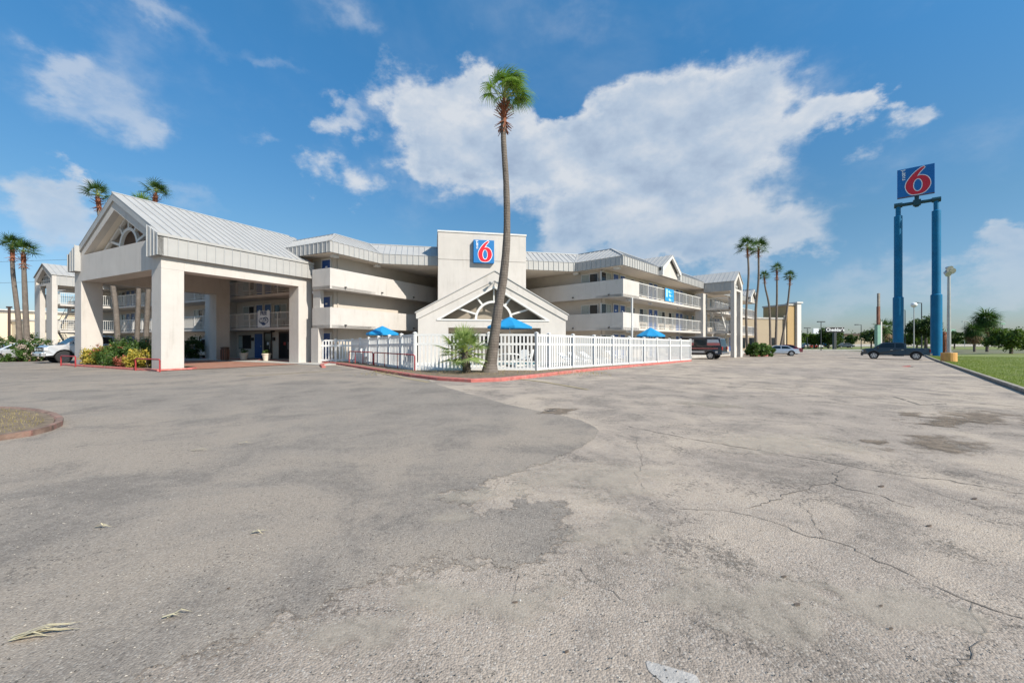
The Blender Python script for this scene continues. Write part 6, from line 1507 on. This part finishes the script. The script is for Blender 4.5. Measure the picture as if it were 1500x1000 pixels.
# dark pickup, nose towards the building, its tail over the lawn kerb
rw_ = Vector((42.2, 41.9)); hd = Vector((-.736, .677)); cen = rw_ + hd * 1.62
cab = [(-.95, 1.16), (-.88, 1.70), (-.6, 1.80), (.70, 1.81), (.98, 1.75), (1.70, 1.19)]
g, fr, cy, slab = vehicle('pickup_truck', 'dark slate crew-cab pickup parked across the kerb below the blue poles', 'pickup', cen.x, cen.y, math.atan2(hd.y, hd.x), 5.25, 1.86,
    [(-2.62, .52), (-2.66, .66), (-2.62, 1.22), (-.95, 1.23), (-.9, 1.19), (1.65, 1.21), (2.35, 1.14), (2.60, 1.03), (2.66, .68), (2.58, .50)], [-1.62, 1.62], .40, cab, 'truck_paint', 1.1,
    glass=[[(-.74, 1.24), (-.70, 1.67), (-.1, 1.71), (-.1, 1.24)], [(.0, 1.24), (.0, 1.71), (.70, 1.71), (.93, 1.63), (1.42, 1.26)]])
slab(cab[5], cab[4], .1, 'car_glass', 'windscreen'); slab(cab[0], cab[1], .12, 'car_glass', 'rear_window')
small(g, fr, 'bumper', 'chrome', (-2.78, -2.62, -.85, .85, .50, .72), bevel=.03); small(g, fr, 'bumper', 'dark', (2.5, 2.70, -.84, .84, .40, .66), bevel=.03)
for s_ in (-1, 1):
    small(g, fr, 'headlight', 'lamp_glass', (2.46, 2.60, s_ * .55, s_ * .84, .80, .98), bevel=.02); small(g, fr, 'tail_light', 'tail', (-2.665, -2.60, s_ * .74, s_ * .87, .80, 1.12)); small(g, fr, 'mirror', 'dark', (1.22, 1.36, s_ * .92, s_ * 1.10, 1.18, 1.36), bevel=.02)
    for x_ in (-.05, 1.32, -.85): small(g, fr, 'door_seam', 'dark', (x_ - .006, x_ + .006, s_ * .905, s_ * .934, .52, 1.14))
    for x_ in (.12, -.7): small(g, fr, 'door_handle', 'chrome', (x_, x_ + .18, s_ * .90, s_ * .955, 1.0, 1.04))
small(g, fr, 'grille', 'dark', (2.56, 2.63, -.5, .5, .68, .92)); small(g, fr, 'bed_lining', 'dark', (-2.5, -1.05, -.75, .75, 1.185, 1.20))

# conversion van backed out from the right wing
hb = Vector((-.736, .677)); rv = Vector((19.25, 38.3)); cen = rv + hb * 1.65
cab = [(-2.60, 1.18), (-2.45, 1.95), (-2.2, 2.06), (.9, 2.08), (1.25, 2.0), (1.85, 1.22)]
g, fr, cy, slab = vehicle('conversion_van', 'dark van with faded red and silver stripes beside the end of the pool fence', 'van', cen.x, cen.y, math.atan2(hb.y, hb.x), 5.3, 1.98,
    [(-2.62, .48), (-2.66, .7), (-2.60, 1.22), (1.8, 1.24), (2.45, 1.08), (2.62, .85), (2.64, .5)], [-1.65, 1.65], .36, cab, 'maroon', 1.15,
    glass=[[(-1.25, 1.30), (-1.25, 1.84), (-.2, 1.84), (-.2, 1.30)], [(.15, 1.3), (.15, 1.84), (.85, 1.84), (1.05, 1.78), (1.5, 1.32)]], rim='rim', tumble=.88)
slab(cab[0], cab[1], .2, 'car_glass', 'rear_window'); slab(cab[5], cab[4], .12, 'car_glass', 'windscreen')
for s_ in (-1, 1):
    def sq(nm, mt, poly, oo=.006):
        m = MB(); n = len(poly); m.add([(x, s_ * (cy(max(zz, 1.18)) + oo + (.055 if zz < 1.18 else 0)), zz) for x, zz in poly], [tuple(range(n))]); part(nm, m, mt, g, fr)
    sq('silver_panel', 'silver_paint', [(-2.42, 1.56), (-2.3, 1.86), (-1.35, 1.86), (-1.35, 1.56)]); sq('red_panel', 'stripe', [(-2.5, 1.32), (-2.42, 1.55), (-1.35, 1.55), (-1.35, 1.32)]); sq('silver_panel', 'silver_paint', [(-.12, 1.56), (-.12, 1.86), (.1, 1.86), (.1, 1.56)]); sq('red_panel', 'stripe', [(-.12, 1.3), (-.12, 1.55), (.1, 1.55), (.1, 1.3)])
    sl_ = s_ * .992
    small(g, fr, 'stripe', 'stripe', (-2.3, 2.3, sl_ - s_ * .02, sl_ + s_ * .006, .98, 1.07)); small(g, fr, 'stripe', 'silver_paint', (-2.3, -2.1, sl_ - s_ * .02, sl_ + s_ * .006, .62, .78), (-1.15, 1.15, sl_ - s_ * .02, sl_ + s_ * .006, .62, .78))
    small(g, fr, 'tail_light', 'tail', (-2.67, -2.60, s_ * .72, s_ * .90, .9, 1.2)); small(g, fr, 'mirror', 'dark', (1.6, 1.75, s_ * 1.0, s_ * 1.2, 1.3, 1.55), bevel=.02)
small(g, fr, 'bumper', 'chrome', (-2.82, -2.62, -.93, .93, .46, .68), bevel=.03); small(g, fr, 'roof_rack', 'silver_paint', (-2.1, .8, -.74, -.69, 2.10, 2.14), (-2.1, .8, .69, .74, 2.10, 2.14))

# silver pickup at the left, nose towards the viewer
X0, Y0 = -31.6, 27.1; hs = Vector((-.449, -.893)); cen = Vector((X0, Y0)) - hs * 2.75 + Vector((-.893, .449)) * .98
cab = [(-.95, 1.25), (-.86, 1.84), (-.5, 1.94), (.75, 1.95), (1.05, 1.86), (1.75, 1.28)]
g, fr, cy, slab = vehicle('pickup_truck', 'silver pickup nosing out beside the far canopy column', 'pickup', cen.x, cen.y, math.atan2(hs.y, hs.x), 5.5, 1.96,
    [(-2.75, .55), (-2.78, .7), (-2.72, 1.3), (-.95, 1.31), (-.9, 1.27), (1.7, 1.28), (2.5, 1.22), (2.70, 1.05), (2.76, .72), (2.70, .5)], [-1.75, 1.82], .42, cab, 'silver_paint', 1.2, rim='rim_dark',
    glass=[[(-.74, 1.34), (-.70, 1.78), (-.1, 1.84), (-.1, 1.34)], [(.0, 1.34), (.0, 1.84), (.72, 1.83), (.98, 1.74), (1.45, 1.36)]])
slab(cab[5], cab[4], .1, 'car_glass', 'windscreen')
small(g, fr, 'grille', 'dark', (2.66, 2.79, -.62, .62, .80, 1.10), bevel=.02); small(g, fr, 'bumper', 'silver_paint', (2.66, 2.88, -.92, .92, .48, .74), bevel=.04); small(g, fr, 'chrome_bar', 'chrome', (2.78, 2.81, -.6, .6, .92, .98)); small(g, fr, 'hood_scoop', 'dark', (1.6, 1.9, -.5, .5, 1.285, 1.33))
for s_ in (-1, 1): small(g, fr, 'headlight', 'lamp_glass', (2.58, 2.76, s_ * .64, s_ * .92, .86, 1.10), bevel=.02); small(g, fr, 'fog_lamp', 'dark', (2.86, 2.90, s_ * .55, s_ * .75, .54, .66)); small(g, fr, 'mirror', 'silver_paint', (1.2, 1.35, s_ * .97, s_ * 1.18, 1.32, 1.55), bevel=.02)

def sedan(label, px, Y, rz, paint, group=None, L=4.5, h=1.42, name='parked_car', xy=None, z=None, W=1.78):
    c = Vector(xy) if xy else P(px, Y, 0); s = L / 4.5; k = h / 1.42
    cab = [(-1.75 * s, .88 * k), (-1.0 * s, 1.34 * k), (-.6 * s, 1.41 * k), (.25 * s, 1.42 * k), (.5 * s, 1.37 * k), (1.25 * s, .90 * k)]
    g, fr, cy, slab = vehicle(name, label, 'car', c.x, c.y, rz, L, W, [(-2.22 * s, .32), (-2.25 * s, .6 * k), (-2.15 * s, .92 * k), (-1.6 * s, .95 * k), (1.2 * s, .93 * k), (1.9 * s, .82 * k), (2.2 * s, .64 * k), (2.25 * s, .4), (2.2 * s, .28)], [-1.35 * s, 1.35 * s], .32, cab, paint, .85 * k,
        glass=[[(-1.4 * s, .95 * k), (-.95 * s, 1.28 * k), (-.3 * s, 1.34 * k), (-.3 * s, .95 * k)], [(-.22 * s, .95 * k), (-.22 * s, 1.34 * k), (.25 * s, 1.34 * k), (.46 * s, 1.30 * k), (1.02 * s, .96 * k)]], group=group, z=z)
    slab(cab[5], cab[4], .1, 'car_glass', 'windscreen'); slab(cab[0], cab[1], .1, 'car_glass', 'rear_window')
    for s_ in (-1, 1): small(g, fr, 'headlight', 'lamp_glass', (2.1 * s, 2.24 * s, s_ * .5, s_ * .78, .58 * k, .70 * k)); small(g, fr, 'tail_light', 'tail', (-2.27 * s, -2.2 * s, s_ * .5, s_ * .8, .66 * k, .82 * k))
    return g
c = P(1139.5, 52.5, 0); sedan('silver coupe parked behind the green bush beside the thin palms', 0, 0, math.atan2(.45, -.9), 'silver_paint', xy=(c.x, c.y), L=4.5, h=1.36)
c = P(1150, 62, 0); sedan('red car mostly hidden behind the silver coupe', 0, 0, math.atan2(.45, -.9), 'red_paint', xy=(c.x, c.y), L=4.3, h=1.45)
c = P(301, 38.2, 0); c = A.w(-17.6, 6.0); 
cw = P(303, 36.5, 0); sedan('white minivan behind the trimmed bush, left of the rear canopy column', 0, 0, R(-63.3), 'white_paint', xy=(cw.x, cw.y + .6), L=5.0, h=1.8, W=1.95)
cw = P(-6, 28.0, 0); sedan('pale blue grey car cut off by the left photo edge', 0, 0, R(-115), 'silver_paint', xy=(cw.x - 1.5, cw.y + 2.6), L=4.6, h=1.4)
for i, (px, Y, pt, lab) in enumerate([(1168, 112, 'white_paint', 'white car left of the far car park row'), (1176, 113, 'silver_paint', 'silver car in the far car park row'), (1186, 114, 'red_paint', 'dull red car in the far car park row'), (1196, 114, 'white_paint', 'white car right of the red one in the far row'), (1204, 115, 'truck_paint', 'dark car at the right of the far car park row'), (1237, 118, 'truck_paint', 'dark blue car leaving by the far exit')]):
    sedan(lab, px, Y, R(80 if i < 5 else 170), pt, 'cars in the far car park', z=-.4)

# ---------------------------------------------------------------- small things
def planter(s, label):
    at = (-s, 8.45, 0); g = thing('planter', label, 'plant pot', A, at, group='planters by the entrance'); m = MB(); m.tube([(0, 0, .03), (0, 0, .5), (0, 0, .53), (0, 0, .6), (0, 0, .56)], [.2, .29, .33, .33, .27], 20); part('pot', m, 'terracotta', g, A, at, sm=True)
    w = A.w(*at); leaves('plant', [(w.x, w.y, .72, .25, .25, .16)], 260, .06, 'shrub_mid', g, 91 + int(s), 14, shell=.2); m = MB(); m.cyl(0, 0, .5, .55, .27, n=16); part('soil', m, 'soil', g, A, at)
planter(7.8, 'pale planter pot left of the two, before the office window'); planter(4.9, 'pale planter pot right of the two, before the dark entrance door')
at = (-8.3, 7.35, .04); g = thing('trash_can', 'brown litter bin before the rear left canopy column', 'bin', A, at); m = MB(); m.tube([(0, 0, 0), (0, 0, .85), (0, 0, .9)], [.27, .27, .25], 16); part('can', m, 'brown', g, A, at); m = MB(); m.tube([(0, 0, .9), (0, 0, 1.02), (0, 0, 1.05)], [.29, .29, .12], 16); part('lid', m, 'brown', g, A, at)
for k in range(12): t = 2 * math.pi * k / 12; m = MB(); m.box(.27 * math.cos(t) - .02, .27 * math.cos(t) + .02, .27 * math.sin(t) - .02, .27 * math.sin(t) + .02, .05, .85); part('slat', m, 'rust', g, A, at)
at = (-6.0, 9.5, .06)
def frond_debris(px, py, n, L, seed, label, ang=.3):
    r = random.Random(seed); c = G(px, py); g = link('fallen_frond', None, None, W0, tuple(c), 0, label, None, 'dry palm leaf pieces on the asphalt', 'dead leaf')
    m = MB()
    for k in range(n):
        a = ang + r.uniform(-.22, .22); x0 = r.uniform(-.1, .1) * L; y0 = r.uniform(-.06, .06) * L; l = L * r.uniform(.5, 1); w = .006 * r.uniform(.5, 1)
        d = Vector((math.cos(a), math.sin(a), 0)); s_ = Vector((-d.y, d.x, 0)) * w; p = Vector((c.x + x0, c.y + y0, c.z + .012 + .012 * r.random())); q = p + d * l * .55 + Vector((0, 0, r.uniform(.005, .03))); e = p + d * l + s_ * r.uniform(-4, 4); m.add([p - s_, p + s_, q + s_, q - s_, e], [(0, 1, 2, 3), (3, 2, 4)])
    part('blades', m, M['straw'], g, kind='stuff')
M['straw'] = mat('dry straw', (.50, .43, .27), .85, var=.25, vscale=9)
frond_debris(20, 938, 11, .32, 1, 'bundle of dry straw palm blades in the lower left corner', .35)
for i, (px, py, l, a) in enumerate([(368, 782, .12, .2), (138, 773, .16, 0), (240, 907, .16, .5), (280, 660, .25, .3), (350, 650, .2, .3)]): frond_debris(px, py, 3, l, 5 + i, ['short straw blade right of centre left', 'single thin straw blade at the left', 'curved straw blade below the left middle', 'pale straw blades farther up the left half', 'few straw blades near the top of the left half'][i], a)
def scrap(px, py, s, mt, seed, label):
    r = random.Random(seed); c = G(px, py); m = MB(); n = 7; s = s * .55 if s < .1 else s; pts = [(c.x + s * r.uniform(.7, 1.2) * math.cos(6.28 * k / n), c.y + s * .5 * r.uniform(.7, 1.2) * math.sin(6.28 * k / n)) for k in range(n)]
    m.prism(pts, lambda u, v, d: (u, v, d + (u - c.x) * .15), c.z + .004, c.z + .012 + s * .06); link('litter', mesh('litter', m, mt), None, W0, (0, 0, 0), 0, label, None, 'scraps on the asphalt', 'litter')
for i, (px, py, s, mt) in enumerate([(754, 883, .028, 'litter'), (762, 880, .012, 'trim'), (1168, 886, .035, 'litter'), (1291, 712, .06, 'litter'), (1327, 536, .3, 'red_litter'), (1334, 536.5, .22, 'litter'), (1361, 770, .04, 'litter'), (1148, 845, .03, 'litter'), (1290, 888, .02, 'litter'), (1305, 921, .02, 'litter'), (1428, 730, .05, 'litter'), (830, 955, .02, 'litter'), (335, 862, .018, 'litter')]):
    scrap(px, py, s, mt, 70 + i, ['dark pebble lump beside a white chip in the lower middle', 'white chip beside the dark lump in the lower middle', 'dark bark chip in the lower right middle', 'small brown scrap right of the cracked middle', 'red rag lying before the dark pickup', 'dark scrap touching the red rag', 'small dark scrap at the right', 'tiny dark scrap above the bark chip', 'tiny scrap low on the right', 'tiny scrap lowest on the right', 'small scrap near the right edge', 'tiny dark chip at the bottom middle', 'tiny dark chip on the left asphalt'][i])
# overhead wires at the far left
g = link('power_lines', None, None, W0, (-120, 70, 0), 0, 'thin overhead wires crossing the sky at the left edge', None, None, 'wires')
for k, z in enumerate((12.5, 16.5)):
    m = MB(); m.tube([(-180, 80, z + 2), (-140, 78, z + .4), (-100, 76, z), (-60, 74, z + .8)], .025, 4); part('wire', m, 'lamp_dark', g)
for x_ in (-180, -60): m = MB(); m.tube([(x_, 80 if x_ < -100 else 74, 0), (x_, 80 if x_ < -100 else 74, 19.5)], .16, 8); part('pole', m, 'brown', g)
